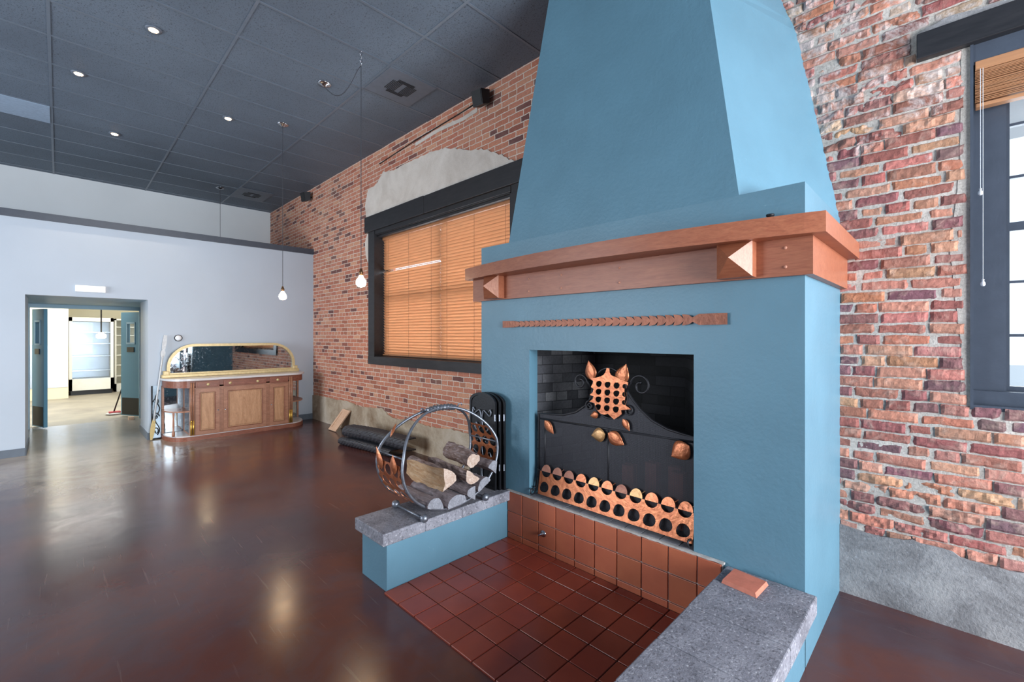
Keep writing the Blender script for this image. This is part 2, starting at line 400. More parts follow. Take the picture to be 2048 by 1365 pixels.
        return s.add(vs, fs, mi)
    def build(s, name, mats, parent=None, smooth=False, kind=None, loc=None):
        me = bpy.data.meshes.new(name)
        base = Vector((0, 0, 0))
        if parent is not None: base = Vector(parent['_b'] if '_b' in parent else (0, 0, 0))
        elif loc is not None: base = Vector(loc)
        me.from_pydata([tuple(Vector(v)-base) for v in s.v], [], s.f)
        for m in (mats if isinstance(mats, (list, tuple)) else [mats]): me.materials.append(M[m] if isinstance(m, str) else m)
        for p, mi in zip(me.polygons, s.mi): p.material_index = mi; p.use_smooth = smooth
        if s.col is not None:
            a = me.color_attributes.new('Col', 'FLOAT_COLOR', 'POINT')
            for i, c in enumerate(s.col): a.data[i].color = c
        bm = bmesh.new(); bm.from_mesh(me); bmesh.ops.recalc_face_normals(bm, faces=bm.faces[:]); bm.to_mesh(me); bm.free()
        o = bpy.data.objects.new(name, me); C.objects.link(o)
        if parent is not None: o.parent = parent; BASE[o.name] = base; o['_b'] = tuple(base)
        elif loc is not None: o.location = loc; o['_b'] = tuple(base)
        if kind: o['kind'] = kind
        return o
BASE = {}
def tag(o, label, cat, group=None):
    o['label'] = label; o['category'] = cat
    if group: o['group'] = group
    return o
def thing(name, label, cat, loc, group=None):
    o = bpy.data.objects.new(name, None); C.objects.link(o); o.location = loc; o['_b'] = tuple(loc); o.empty_display_size = .1
    return tag(o, label, cat, group)
def copy_tree(o, parent=None):
    c = o.copy(); C.objects.link(c); c.parent = parent
    for ch in list(o.children):
        copy_tree(ch, c)
    return c
def struct(name, mb, mat, **k): return mb.build(name, mat, kind='structure', **k)
def arc(cx, cy, rx, ry, a0, a1, n): return [(cx+rx*math.cos(math.radians(a0+(a1-a0)*i/n)), cy+ry*math.sin(math.radians(a0+(a1-a0)*i/n))) for i in range(n+1)]
XZ = lambda y: (lambda u, v, w: (u, y-w, v))      # plate in a wall facing the camera, thickness towards -Y

# ------------------------------------------------------------------ room shell
D = 3.346; G = -8.53; CZ = 4.324; FX = -10.95; RX = 4.2; FY = -5.3
struct('floor', MB().box((FX, FY, -.1), (RX, D+.02, 0)), 'floor')
struct('ceiling', MB().box((FX-.1, FY, CZ), (RX, D+.02, CZ+.1)), 'ceiling')
g = MB()
yl = [-.065+1.22*k for k in range(-4, 4)]; xl = [-2.87-.61*k for k in range(-11, 14)]
for y in yl:
    if y < D: g.box((FX, y-.012, CZ-.006), (RX, y+.012, CZ))
for x in xl: g.box((x-.012, FY, CZ-.005), (x+.012, D, CZ))
struct('trim_1', g, 'tbar')
struct('trim_2', MB().box((-8.35, -1.273, CZ-.012), (-7.762, -.079, CZ-.001)), 'ceiling_light')

def wall_openings(y0, y1, x0, x1, z0, z1, ops, mb=None):
    mb = mb or MB(); xs = sorted(ops, key=lambda o: o[0]); cx = x0
    for (a, b, c, d) in xs:
        mb.box((cx, y0, z0), (a, y1, z1)); mb.box((a, y0, z0), (b, y1, c)); mb.box((a, y0, d), (b, y1, z1)); cx = b
    mb.box((cx, y0, z0), (x1, y1, z1)); return mb
# brick wall: left stretch with its window
struct('wall_back', wall_openings(D, D+.35, FX-.1, -1.0, 0, CZ+.02, [(-6.2, -3.30, 1.15, 3.15)]), 'brick')
# right stretch: a mortar core with every brick laid in front of it
struct('wall_back_right', wall_openings(D+.001, D+.35, -1.0, RX+.1, 0, CZ+.02, [(.067, 1.32, 1.17, 3.08)]), 'mortar')
RED = ['#a3665b', '#b5765f', '#c08570', '#985c54', '#ad7264', '#c79078', '#c0806e', '#8c5a58', '#b87c68', '#b98070']
DRK = ['#7c565a', '#875e5e', '#75545a']
def brick_geo():
    mb = MB(); rnd = random.Random(3); row = .0625; z = .375; k = 0
    while z < CZ:
        x = -.98 + (rnd.random()*.12 if k % 6 else .02) - (.11 if k % 2 else 0)
        while x < RX:
            L = .105 if rnd.random() < (.16 if k % 6 else .8) else .205+rnd.uniform(-.006, .012)
            x1 = x+L; gap = rnd.uniform(.006, .013); a, b = max(x, -1.0), min(x1, RX)
            inz = (z+row > 1.165 and z < 3.21)
            # clip against the window opening and the timber lintel
            if inz:
                ow0 = .062 if z < 3.06 else -.14
                lo = ow0 if z+row > 1.19 else 9
                jag = rnd.uniform(.0, .02)
                if a < lo and b > lo-.01 : b = lo-jag-.004
                elif a >= lo-.001 and a < 1.34: 
                    x = x1+gap; continue
            if b-a > .03:
                p0 = rnd.uniform(-.006, .005); dz0 = rnd.uniform(-.002, .002); tl = rnd.uniform(-.006, .006)
                rough = .0035+ (.006 if (z > 2.6 and rnd.random() < .5) or (z < .75 and rnd.random() < .6) else 0)
                hh = row-rnd.uniform(.004, .010)
                if z < 1.0 or 1.0 < z < 2.1: col = rnd.choice(RED if rnd.random() > .09 else DRK)
                elif z < 2.7: col = rnd.choice(RED[:4]+RED[6:9]+(DRK if rnd.random() < .3 else []))
                else: col = rnd.choice(RED+['#9c6a5e', '#b08a78', '#8a5a50'])
                if rnd.random() < .02: col = '#c8a98c'
                cl = tuple(c*rnd.uniform(.88, 1.1) for c in srgb(col)[:3])+(1,)
                nx = max(3, int((b-a)/.014)); nz = 5; vs = []; sd = rnd.random()*100
                for j in range(nz+1):
                    for i in range(nx+1):
                        u = i/nx; vv = j/nz
                        X = a+(b-a)*u; Zc = z+dz0+hh*vv+tl*(u-.5)
                        ed = min(u*(b-a), (1-u)*(b-a), vv*hh, (1-vv)*hh)
                        n1 = noise.noise(Vector((X*38, Zc*38, sd))); n2 = noise.noise(Vector((X*11, Zc*14, sd+9)))
                        Y = D-.006+p0+(.007 if ed < 1e-5 else 0)+n1*rough+n2*rough*1.4
                        e = .0035*noise.noise(Vector((X*45, Zc*45, sd+4)))
                        if i in (0, nx): X += e*1.3
                        if j in (0, nz): Zc += e
                        vs.append((X, Y, Zc))
                m = nx+1
                fs = [(j*m+i, j*m+i+1, (j+1)*m+i+1, (j+1)*m+i) for j in range(nz) for i in range(nx)]
                rim = [i for i in range(nx+1)]+[j*m+nx for j in range(1, nz+1)]+[nz*m+i for i in range(nx-1, -1, -1)]+[j*m for j in range(nz-1, 0, -1)]
                o = len(vs); vs += [(vs[i][0], D+.03, vs[i][2]) for i in rim]; q = len(rim)
                fs += [(rim[i], o+i, o+(i+1) % q, rim[(i+1) % q]) for i in range(q)]
                mb.add(vs, fs, 0, cl)
            x = x1+gap
        z += row; k += 1
    return mb
struct('wall_back_bricks', brick_geo(), 'brickgeo')
# concrete plinths and the plaster patch
PL = [(-8.53, .44), (-8.22, .455), (-7.75, .46), (-7.5, .45), (-7.2, .475), (-6.85, .455), (-6.7, .43), (-6.5, .445), (-6.27, .455), (-6.0, .485), (-5.85, .44), (-5.76, .39), (-5.5, .385), (-5.3, .40), (-5.1, .41), (-4.9, .39), (-4.64, .39), (-4.32, .42), (-4.03, .41), (-3.8, .43), (-3.3, .40), (-2.76, .40)]
def jag(pts, amp, step=.05, seed=1):
    out = []
    for (a, b), (c, d) in zip(pts, pts[1:]):
        n = max(1, int(math.hypot(c-a, d-b)/step))
        for i in range(n):
            t = i/n; x = a+(c-a)*t; z = b+(d-b)*t; q = noise.noise(Vector((x*22, z*22, seed)))*amp; r = noise.noise(Vector((x*60, z*60, seed+5)))*amp*.6
            out.append((x+r*.5, z+q+r))
    return out+[pts[-1]]
def slab_wall(outline, y, th): return MB().plate(outline, [], th, XZ(y))
struct('trim_3', slab_wall(jag(PL, .014)+[(-2.76, -.01), (-8.53, -.01)], D+.005, .022), 'plinth_l')
PR = [(-.487, .405), (-.40, .395), (-.33, .388), (-.26, .395), (-.16, .412), (-.08, .41), (0, .405), (.03, .385), (.1, .378), (.2, .38), (.35, .385), (.8, .38), (1.6, .39), (2.6, .385), (RX, .39)]
struct('trim_4', slab_wall(jag(PR, .008, .03)+[(RX, -.01), (-.487, -.01)], D+.01, .03), 'plinth_r')
PP = [(-6.44, 3.32), (-6.461, 3.393), (-6.491, 3.576), (-6.4, 3.792), (-6.2, 3.81), (-6.108, 3.839), (-5.941, 3.952), (-5.649, 3.904), (-5.327, 3.912), (-4.983, 3.906), (-4.768, 3.907), (-4.446, 3.861), (-4.25, 3.80), (-4.044, 3.72), (-3.776, 3.653), (-3.526, 3.538), (-3.294, 3.401), (-3.0, 3.33)]
struct('trim_5', slab_wall(jag(PP, .02, .04, 3)+[(-3.0, 3.30)], D+.004, .016), 'plaster')
struct('trim_6', MB().plate(jag([(-6.43, 3.13), (-6.50, 3.0), (-6.48, 2.8), (-6.40, 2.66), (-6.36, 2.55)], .012, .03, 8)+[(-6.30, 2.55), (-6.30, 3.13)], [], .012, XZ(D+.004)), 'plaster')
# old conduit groove with pale plaster strip above the window
struct('trim_7', MB().plate(jag([(-5.1, 4.13), (-4.6, 4.16), (-4.1, 4.13), (-3.85, 4.155)], .02, .05, 5)+[(-3.85, 4.10), (-4.1, 4.085), (-4.6, 4.11), (-5.1, 4.085)], [], .01, XZ(D+.004)), 'plaster')
tag(MB().tube([(-6.05, D-.012, 4.10), (-5.1, D-.014, 4.155), (-4.2, D-.012, 4.185), (-3.9, D-.012, 4.20)], .006, 8).build('conduit_pipe', 'iron_black', smooth=True), 'thin dark conduit pipe running along the brick just under the ceiling', 'pipe')

# grey partition with the doorway, white wall behind it
p = MB()
p.box((G-.14, FY, 0), (G, -.308, 3.07)); p.box((G-.14, .93, 0), (G, D, 3.07)); p.box((G-.14, -.308, 2.085), (G, .93, 3.07))
struct('wall_left', p, 'grey_wall')
struct('wall_left_upper', MB().box((FX-.15, FY, 2.05), (FX, D+.02, CZ+.02)).box((FX-.15, FY, 0), (FX, -.55, 2.05)).box((FX-.15, 1.12, 0), (FX, D, 2.05)), 'white_wall')
struct('wall_passage', MB().box((-9.4, .93, 0), (G-.14, 1.03, 2.085)).box((FX, 1.12, 0), (-9.3, 1.22, 2.1)).box((FX, -.55, 0), (G-.14, -.42, 2.1)).box((-9.4, -.42, 0), (G-.14, -.308, 2.085)), 'grey_wall')
struct('trim_8', MB().box((FX, -.5, 2.085), (G-.14, 1.2, 2.2)).box((FX+.001, -.42, 2.02), (FX+.08, 1.12, 2.084)).box((FX+.0, 1.06, 0), (FX+.07, 1.12, 2.03)).box((FX+.0, -.42, 0), (FX+.07, -.34, 2.03)), 'door_trim')
struct('trim_9', MB().box((G-.16, FY, 3.07), (G+.03, D-.002, 3.165)), 'navy_trim')
b = MB(); b.box((G, FY, 0), (G+.012, -.308, .1)).box((G, .93, 0), (G+.012, D, .1)).box((-9.4, .918, 0), (G, .93, .1)).box((-9.4, -.308, 0), (G, -.296, .1))
struct('baseboard_left', b, 'base_grey')
# walls the photograph does not show, with the storefront openings the daylight comes through
wr = MB()
wr.box((RX, FY, 0), (RX+.2, -.45, CZ)); wr.box((RX, 3.15, 0), (RX+.2, D+.3, CZ)); wr.box((RX, -.45, 0), (RX+.2, 3.15, .45)); wr.box((RX, -.45, 3.25), (RX+.2, 3.15, CZ))
struct('wall_right', wr, 'grey_wall')
struct('wall_front', wall_openings(FY-.2, FY, G-.2, RX, 0, CZ, [(-7.9, -4.3, .5, 3.05)]), 'grey_wall')

# kitchen beyond the passage
KX = -17.3
struct('floor_kitchen', MB().box((KX, -2.6, -.1), (FX, D, 0)), 'kfloor')
struct('ceiling_kitchen', MB().box((KX, -2.6, 2.9), (FX-.15, D, 3.0)), 'white_wall')
struct('wall_kitchen', MB().box((KX-.1, -2.6, 0), (KX, D, 2.9)).box((KX, -2.7, 0), (FX, -2.6, 2.9)).box((KX, D, 0), (FX, D+.1, 2.9)).box((KX, -2.6, 0), (-15.65, .165, 2.9)), 'cream_wall')
area('kitchen_ceiling_fill', (-13.6, 0.2, 2.85), (0, 0, 0), 4.0, 4.0, 210, (.93, .97, 1.0))  # area light added under the closed ceiling to brighten the kitchen
sp = MB().box((-15.648, -1.2, .28), (-15.64, .155, 1.33)); 
tag(sp.build('steel_panel', 'steel_sheet', loc=(-15.64, -.5, .28)), 'tall stainless sheet covering the lower kitchen wall beyond the doorway', 'wall panel')
# display cooler
t = thing('display_cooler', 'white upright cooler with glass front and wire shelves in the far kitchen', 'cooler', (-16.5, .6, 0))
y0, y1 = .18, 1.04; x1 = -16.2
MB().box((-16.9, y0, .12), (-16.86, y1, 2.03)).box((-16.9, y0, .12), (x1, y0+.06, 2.03)).box((-16.9, y1-.06, .12), (x1, y1, 2.03)).box((-16.9, y0, 1.93), (x1, y1, 2.03)).box((-16.9, y0, .12), (x1, y1, .42)).build('cabinet', 'white_metal', t)
MB().box((-16.85, y0+.03, 0), (-16.25, y1-.03, .12)).build('plinth', 'plastic_black', t)
for zz in (.62, 1.0, 1.33, 1.63): MB().box((-16.83, y0+.06, zz), (x1-.03, y1-.06, zz+.025)).build('shelf', 'chrome', t)
MB().box((-16.85, y0+.06, .42), (-16.84, y1-.06, 1.93)).build('lining', 'steel_sheet', t)
MB().box((x1-.02, y0+.06, .42), (x1-.012, y1-.06, 1.93)).build('glass_door', 'glass', t)
t = thing('shelf_unit', 'open white enamel shelf cabinet right of the cooler in the kitchen', 'shelf', (-16.7, 1.5, 0))
MB().box((-17.1, 1.08, .0), (-17.06, 1.95, 2.02)).box((-17.1, 1.08, .0), (-16.5, 1.12, 2.02)).box((-17.1, 1.91, 0), (-16.5, 1.95, 2.02)).box((-17.1, 1.08, 1.98), (-16.5, 1.95, 2.02)).box((-17.1, 1.08, 0), (-16.5, 1.95, .22)).build('carcass', 'white_metal', t)
for zz in (.42, .72, 1.0, 1.28, 1.55, 1.78): MB().box((-17.06, 1.12, zz), (-16.52, 1.91, zz+.02)).build('shelf', 'white_metal', t)
t = thing('kitchen_pendant_lamp', 'small white lamp hanging on a dark rod in the kitchen doorway view', 'lamp', (-13.5, .60, 2.9))
MB().tube([(-13.5, .66, 2.9), (-13.5, .66, 1.62)], .012, 8).build('rod', 'iron_black', t, True)
MB().lathe((-13.5, .66, 1.49), [(.05, 0), (.085, .02), (.085, .08), (.05, .11), (.02, .13)], 16).build('lamp_head', 'klamp_on', t, True)
# double doors
def leaf(name, label, a, b, win_side):
    a = Vector((a[0], a[1], 0)); b = Vector((b[0], b[1], 0)); d = (b-a); L = d.length; d.normalize(); n = Vector((-d.y, d.x, 0)); th = .045
    def Q(u, w, z): return a+d*u+n*w+Vector((0, 0, z))
    def bx(u0, u1, w0, w1, z0, z1): return MB().hexa([Q(u0, w0, z0), Q(u1, w0, z0), Q(u1, w1, z0), Q(u0, w1, z0), Q(u0, w0, z1), Q(u1, w0, z1), Q(u1, w1, z1), Q(u0, w1, z1)])
    t = thing(name, label, 'door', tuple(a)); t['kind'] = 'structure'
    m = MB()
    for (u0, u1, z0, z1) in ((0, L*.28, .02, 2.0), (L*.68, L, .02, 2.0), (L*.28, L*.68, .02, 1.42), (L*.28, L*.68, 1.78, 2.0)):
        q = bx(u0, u1, -th/2, th/2, z0, z1); m.add(q.v, q.f)
    m.build('door_leaf', 'teal_door', t)
    m = MB()
    for (u0, u1, z0, z1) in ((L*.25, L*.28, 1.39, 1.81), (L*.68, L*.71, 1.39, 1.81), (L*.25, L*.71, 1.39, 1.42), (L*.25, L*.71, 1.78, 1.81)):
        q = bx(u0, u1, -th/2-.008, th/2+.008, z0, z1); m.add(q.v, q.f)
    m.build('window_frame', 'door_trim', t)
    bx(L*.28, L*.68, -.003, .003, 1.42, 1.78).build('pane', 'glass', t)
    bx(.03, L-.03, -th/2-.004, th/2+.004, .04, .36).build('kick_plate', 'rubber', t)
    bx(L*.3, L*.66, -th/2-.012, th/2+.012, 1.24, 1.33).build('handle_plate', 'plastic_black', t)
    return t
leaf('door_1', 'teal swing door leaf at the right of the kitchen doorway', (-10.99, 1.10), (-11.42, .86), 1)
leaf('door_2', 'teal swing door leaf at the left of the kitchen doorway', (-11.15, -.30), (-10.74, -.155), -1)
tag(MB().box((-10.93, .90, 0), (-10.75, .975, .05)).build('door_wedge', 'ply', loc=(-10.84, .94, 0)), 'pale wooden wedge on the floor by the right kitchen door', 'door wedge')
t = thing('floor_mop', 'red headed mop leaning against the right kitchen door leaf', 'mop', (-11.75, .76, 0))
MB().tube([(-11.75, .76, .06), (-11.62, .93, .75), (-11.55, 1.02, 1.15)], .012, 8).build('handle', 'plastic_black', t, True)
MB().box((-11.82, .68, .035), (-11.68, .86, .06), bev=.01).build('head', 'red', t)
MB().sphere((-11.75, .76, .02), .13, 14, .18).build('fibres', 'mopwhite', t, True)

# ------------------------------------------------------------------ windows
def window_left():
    t = MB()
    # casing boards (black)
    f = MB(); x0, x1 = -6.354, -3.10
    f.box((x0, D-.03, 1.13), (x0+.185, D+.02, 3.14)).box((-3.28, D-.03, 1.13), (x1, D+.02, 3.14))
    f.box((x0, D-.035, 1.121), (x1, D+.02, 1.235)); f.box((x0+.19, D-.02, 1.215), (-3.28, D+.22, 1.24))
    f.box((-6.2, D, 1.2), (-6.17, D+.24, 3.12)).box((-3.33, D, 1.2), (-3.30, D+.24, 3.12)).box((-6.2, D, 3.06), (-3.3, D+.24, 3.15))
    w_ = f.build('window_1', 'black_wood', kind='structure')
    h = MB(); h.box((-6.44, D-.05, 3.126), (-4.86, D+.02, 3.362), bev=.006).box((-4.855, D-.05, 3.126), (-3.0, D+.02, 3.355), bev=.006)
    h.box((-6.17, D-.02, 3.07), (-3.3, D+.02, 3.126)).box((-6.17, D+.03, 3.03), (-3.3, D+.08, 3.09))
    h.build('window_head', 'black_wood', w_)
    s_ = MB(); yb = D+.20
    for xa in (-6.17, -4.78, -3.40): s_.box((xa, yb, 1.24), (xa+.07, yb+.05, 3.06))
    for za in (1.24, 2.1, 3.0): s_.box((-6.17, yb, za), (-3.33, yb+.04, za+.06))
    s_.build('window_frame', 'black_wood', w_)
    MB().box((-6.17, yb+.02, 1.24), (-3.33, yb+.025, 3.06)).build('pane', 'glass', w_)
window_left()
def blind(label, x0, x1, y, z0, z1, pitch, tilt, mat, gap_at=None):
    t = thing('wooden_blind', label, 'blind', ((x0+x1)/2, y, z0), 'wooden window blinds')
    m = MB(); z = z0+.03; i = 0; rnd = random.Random(int(abs(x0)*100))
    while z < z1-.025:
        a = tilt+rnd.uniform(-.05, .05); 
        a = PI-a
        if gap_at and abs(z-gap_at) < pitch*.5: a = .45
        w2 = .0245; dy = math.cos(a)*w2; dz = math.sin(a)*w2; th = .0022
        sag = rnd.uniform(-.0007, .0007)
        n = 8; vs = []
        for k in range(n+1):
            X = x0+(x1-x0)*k/n; s2 = sag+.0012*math.sin(k/n*PI)*rnd.uniform(-.3, 1)
            vs += [(X, y+dy, z+dz+s2), (X, y-dy, z-dz+s2), (X, y-dy, z-dz+th+s2), (X, y+dy, z+dz+th+s2)]
        fs = [(0, 1, 2, 3), (4*n, 4*n+3, 4*n+2, 4*n+1)]
        for k in range(n): fs += [(4*k+j, 4*k+(j+1) % 4, 4*k+4+(j+1) % 4, 4*k+4+j) for j in range(4)]
        m.add(vs, fs); z += pitch; i += 1
    m.build('slats', mat, t)
    MB().box((x0, y-.03, z1-.045), (x1, y+.03, z1)).build('headrail', mat, t)
    MB().box((x0, y-.025, z0), (x1, y+.025, z0+.018)).build('bottom_rail', mat, t)
    L = x1-x0
    for q in ((.12, .5, .88) if L > 1 else (.15, .85)):
        MB().tube([(x0+L*q, y-.027, z1-.02), (x0+L*q, y-.027, z0)], .0014, 5).build('ladder_cord', 'cord_dark', t)
    return t
blind('wide closed orange wooden blind in the left half of the left window', -6.165, -4.735, D+.135, 1.255, 3.045, .040, 1.0, 'slat', 2.52)
blind('closed orange wooden blind right half of left window, beside the fireplace', -4.732, -3.34, D+.135, 1.255, 3.045, .040, 1.0, 'slat')
# right window
f = MB(); yr = D+.10
f.box((.067, D-.012, 1.175), (.079, D+.30, 3.07)).box((1.30, D-.012, 1.175), (1.32, D+.30, 3.07)).box((.067, yr, 1.175), (.20, yr+.03, 3.07)).box((1.19, yr, 1.175), (1.32, yr+.03, 3.07))
f.box((.067, D-.0, 1.165), (1.32, D+.32, 1.19)).box((.067, yr-.03, 1.19), (1.32, yr+.06, 1.26)).box((.067, D+.0, 2.96), (1.32, D+.3, 3.08)).box((.067, D+.03, 2.86), (1.32, D+.10, 2.97))
w2 = f.build('window_2', 'window_black_hazed', kind='structure')
s_ = MB(); ys = D+.155
s_.box((.155, ys, 1.26), (.215, ys+.04, 2.98)).box((1.17, ys, 1.26), (1.24, ys+.04, 2.98))
for za, hh in ((1.255, .03), (1.545, .014), (1.825, .014), (2.10, .045), (2.375, .014), (2.65, .014), (2.93, .05)): s_.box((.2, ys+.005, za), (1.18, ys+.035, za+hh))
for xa in (.515, .84): s_.box((xa, ys+.005, 1.26), (xa+.014, ys+.035, 2.98))
s_.build('window_frame', 'window_black_hazed', w2)
MB().box((.2, ys+.018, 1.26), (1.18, ys+.022, 2.98)).build('pane', 'glass', w2)
# raised blind with its pull cords
t = thing('raised_blind', 'bunched-up tan wooden blind raised at the top of the right window', 'blind', (.69, D+.03, 2.74))
m = MB(); rnd = random.Random(5); z = 2.765
while z < 2.93:
    o_ = rnd.uniform(-.004, .004); q = rnd.uniform(-.002, .002)
    m.box((.085, D+.0+o_, z), (1.3, D+.055+o_, z+.0032)); z += .0066+q
m.build('slats', 'slat_right', t)
MB().box((.085, D+.002, 2.738), (1.3, D+.055, 2.757), bev=.004).build('bottom_rail', 'slat_right', t)
MB().box((.085, D-.004, 2.93), (1.3, D+.06, 2.975), bev=.003).build('valance', 'slat_right', t)
for xx, zb in ((.104, 2.31), (.113, 1.84)):
    c_ = MB().tube([(xx, D-.008, 2.93), (xx, D-.008, zb)], .0013, 5).build('pull_cord', 'cord_white', t)
    MB().lathe((xx, D-.008, zb-.035), [(.004, 0), (.0095, .006), (.009, .018), (.004, .026), (.006, .035)], 12).build('cord_tassel', 'cord_white', c_, True)
# black timber lintel over the right window
tl = MB().box((-.139, D-.045, 3.065), (1.55, D+.2, 3.205), bev=.006).build('trim_10', 'black_wood', kind='structure')
struct('trim_11', MB().plate(jag([(-.14, 3.205), (-.1, 3.235), (0, 3.25), (.08, 3.24), (.2, 3.235), (.6, 3.24), (1.5, 3.235)], .008, .03, 6)+[(1.5, 3.20), (-.14, 3.20)], [], .04, XZ(D+.02)), 'plinth_r')
# rough mortar along the window jamb
struct('trim_12', MB().plate(jag([(.030, 1.18), (.035, 1.5), (.012, 1.75), (-.008, 2.0), (.008, 2.2), (.03, 2.45), (.035, 3.06)], .013, .025, 12)+[(.068, 3.06), (.068, 1.18)], [], .006, XZ(D+.004)), 'mortar')

# street outside the right window
struct('ground_street', MB().box((-20, D+.4, -.3), (26, 40, -.2)), 'asphalt')
struct('trim_13', MB().box((-9, D+.6, 3.3), (9, D+2.6, 3.42)), 'white_wall')
hd = MB()
for i in range(9): hd.sphere((2.5+i*1.15, 16+.3*(i % 3), .55), .85, 12, .9)
tag(hd.build('hedge', 'hedge', smooth=True), 'green hedge across the street seen through the right window', 'hedge'); 

# ------------------------------------------------------------------ fireplace
YF = 2.434; XL = -2.751; XR = -.487
fp = thing('fireplace', 'tall teal plaster fireplace with tapering hood, mantel and tiled hearth', 'fireplace', (-1.62, 2.9, 0))
ox0, ox1, oz0, oz1 = -2.22, -1.005, .375, 1.447
c = MB(); th = .09
c.box((XL, YF, 0), (ox0, YF+th, 2.268)).box((ox1, YF, 0), (XR, YF+th, 2.268)).box((ox0, YF, oz1), (ox1, YF+th, 2.268)).box((ox0, YF+.0, 0), (ox1, YF+th, .36))
c.box((XL, YF+th, 0), (XL+.09, D, 2.268)).box((XR-.09, YF+th, 0), (XR, D, 2.268)).box((XL+.09, YF+th, 2.2), (XR-.09, D, 2.268))
c.build('chimney_breast', 'teal', fp)
# hood: splayed, tapering, narrowing faster near the ceiling at its back edges
h = MB()
def hood_ring(z):
    k = (z-2.268)/(CZ-2.268)
    cx = -1.603; w = .829+(.507-.829)*k; y = YF+(2.596-YF)*k
    if z <= 3.516: wb = 1.116-.184*(z-2.268)
    else: wb = 1.116-.184*(3.516-2.268)-.34*(z-3.516)
    return [(cx-w, y, z), (cx+w, y, z), (cx+wb, D, z), (cx-wb, D, z)]
rings = [hood_ring(z) for z in (2.266, 2.6, 3.0, 3.3, 3.45, 3.52, 3.6, 3.8, 4.0, 4.2, CZ-.001)]
vs = [v for r in rings for v in r]; fs = []
for i in range(len(rings)-1): fs += [(4*i+j, 4*i+(j+1) % 4, 4*i+4+(j+1) % 4, 4*i+4+j) for j in range(4)]
fs += [(0, 1, 2, 3), tuple(4*(len(rings)-1)+j for j in range(4))]
h.add(vs, fs).build('hood', 'teal', fp)
# firebox
fb = MB(); y0 = YF+th
bl, br, yb = -2.06, -1.32, 3.05
fb.add([(ox0-.0, y0, .375), (bl, yb, .375), (bl, yb, 1.6), (ox0, y0, 1.6)], [(0, 1, 2, 3)], 1)
fb.add([(bl, yb, .375), (br, yb, .375), (br, yb, 1.6), (bl, yb, 1.6)], [(0, 1, 2, 3)], 0)
fb.add([(br, yb, .375), (ox1, y0, .375), (ox1, y0, 1.6), (br, yb, 1.6)], [(0, 1, 2, 3)], 0)
fb.add([(ox0, y0, 1.6), (ox1, y0, 1.6), (br, yb, 1.6), (bl, yb, 1.6)], [(0, 1, 2, 3)], 0)
fb.build('firebox', ['firebrick', 'firebrick_pale'], fp)
lg = MB(); x = ox0
lg.box((ox0, YF, .35), (ox1, yb, .366))
i = 0
while x < ox1-.01:
    e = min(x+.113, ox1); lg.box((x+.003, YF+.002, .36), (e-.003, YF+.20, .375+random.uniform(-.001, .002))); x = e
lg.box((ox0, YF+.2, .36), (ox1, yb, .374))
lg.build('hearth_ledge', 'ledge', fp)
# riser tiles
xs = [-2.428]; 
for q in (-2.273, -2.116, -1.955, -1.795, -1.635, -1.472, -1.307, -1.142, -.979, -.852): xs.append(q)
MB().box((-2.43, YF-.012, 0), (-.85, YF+.002, .366)).build('riser_grout', 'lime', fp)
rt = MB()
for a, b_ in zip(xs, xs[1:]):
    for z0, z1 in ((.008, .048), (.054, .208), (.214, .360)):
        s_ = random.uniform(.86, 1.1); rt.box((a+.003, YF-.022, z0), (b_-.003, YF-.004, z1), bev=.003, col=(s_, s_*random.uniform(.94, 1.03), s_, 1))
rt.build('riser_tiles', 'tile_up', fp)
MB().plate(jag([(-2.43, .362), (-.84, .362)], .004, .02, 9)+[(-.84, .373), (-2.43, .373)], [], .018, XZ(YF-.003)).build('mortar_bead', 'lime', fp)
# hearth floor tiles
MB().box((-2.43, 1.375, -.005), (-.80, YF-.02, .004)).build('hearth_grout', 'grout_dark', fp)
ht = MB(); P_ = .1625; nx = 10
for i in range(nx):
    for j in range(7):
        xa = -2.427+i*P_; ya = 1.37+j*P_
        xb = min(xa+P_-.006, -.80); yb_ = min(ya+P_-.006, YF-.024)
        if xb-xa < .02 or yb_-ya < .02: continue
        s_ = random.uniform(.84, 1.1); ht.box((xa, ya, -.004), (xb, yb_, .010+random.uniform(-.0008, .0008)), bev=.0025, col=(s_, s_*random.uniform(.93, 1.04), s_, 1))
ht.build('hearth_tiles', 'tile', fp)
# benches
MB().box((-2.74, 1.39, 0), (-2.432, YF+.01, .292)).build('bench', 'teal', fp)
MB().box((-.80, .55, 0), (XR, YF+.01, .272)).build('bench', 'teal', fp)
def cap(x0, x1, y0, y1, z0, z1, joints):
    m = MB(); js = [y0]+joints+[y1]
    for a, b_ in zip(js, js[1:]): m.box((x0+random.uniform(-.002, .002), a+.0012, z0), (x1+random.uniform(-.002, .002), b_-.0012, z1+random.uniform(-.001, .001)), bev=.006)
    m.box((x0+.006, y0+.006, z0+.002), (x1-.006, y1, z1-.003)); return m
cap(-2.765, -2.402, 1.348, YF, .292, .368, [1.65, 1.95, 2.25]).build('bench_cap', 'cap', fp)
cap(-.832, -.437, .50, YF-.002, .274, .360, [.75, 1.05, 1.35, 1.652, 1.955, 2.256]).build('bench_cap', 'cap', fp)
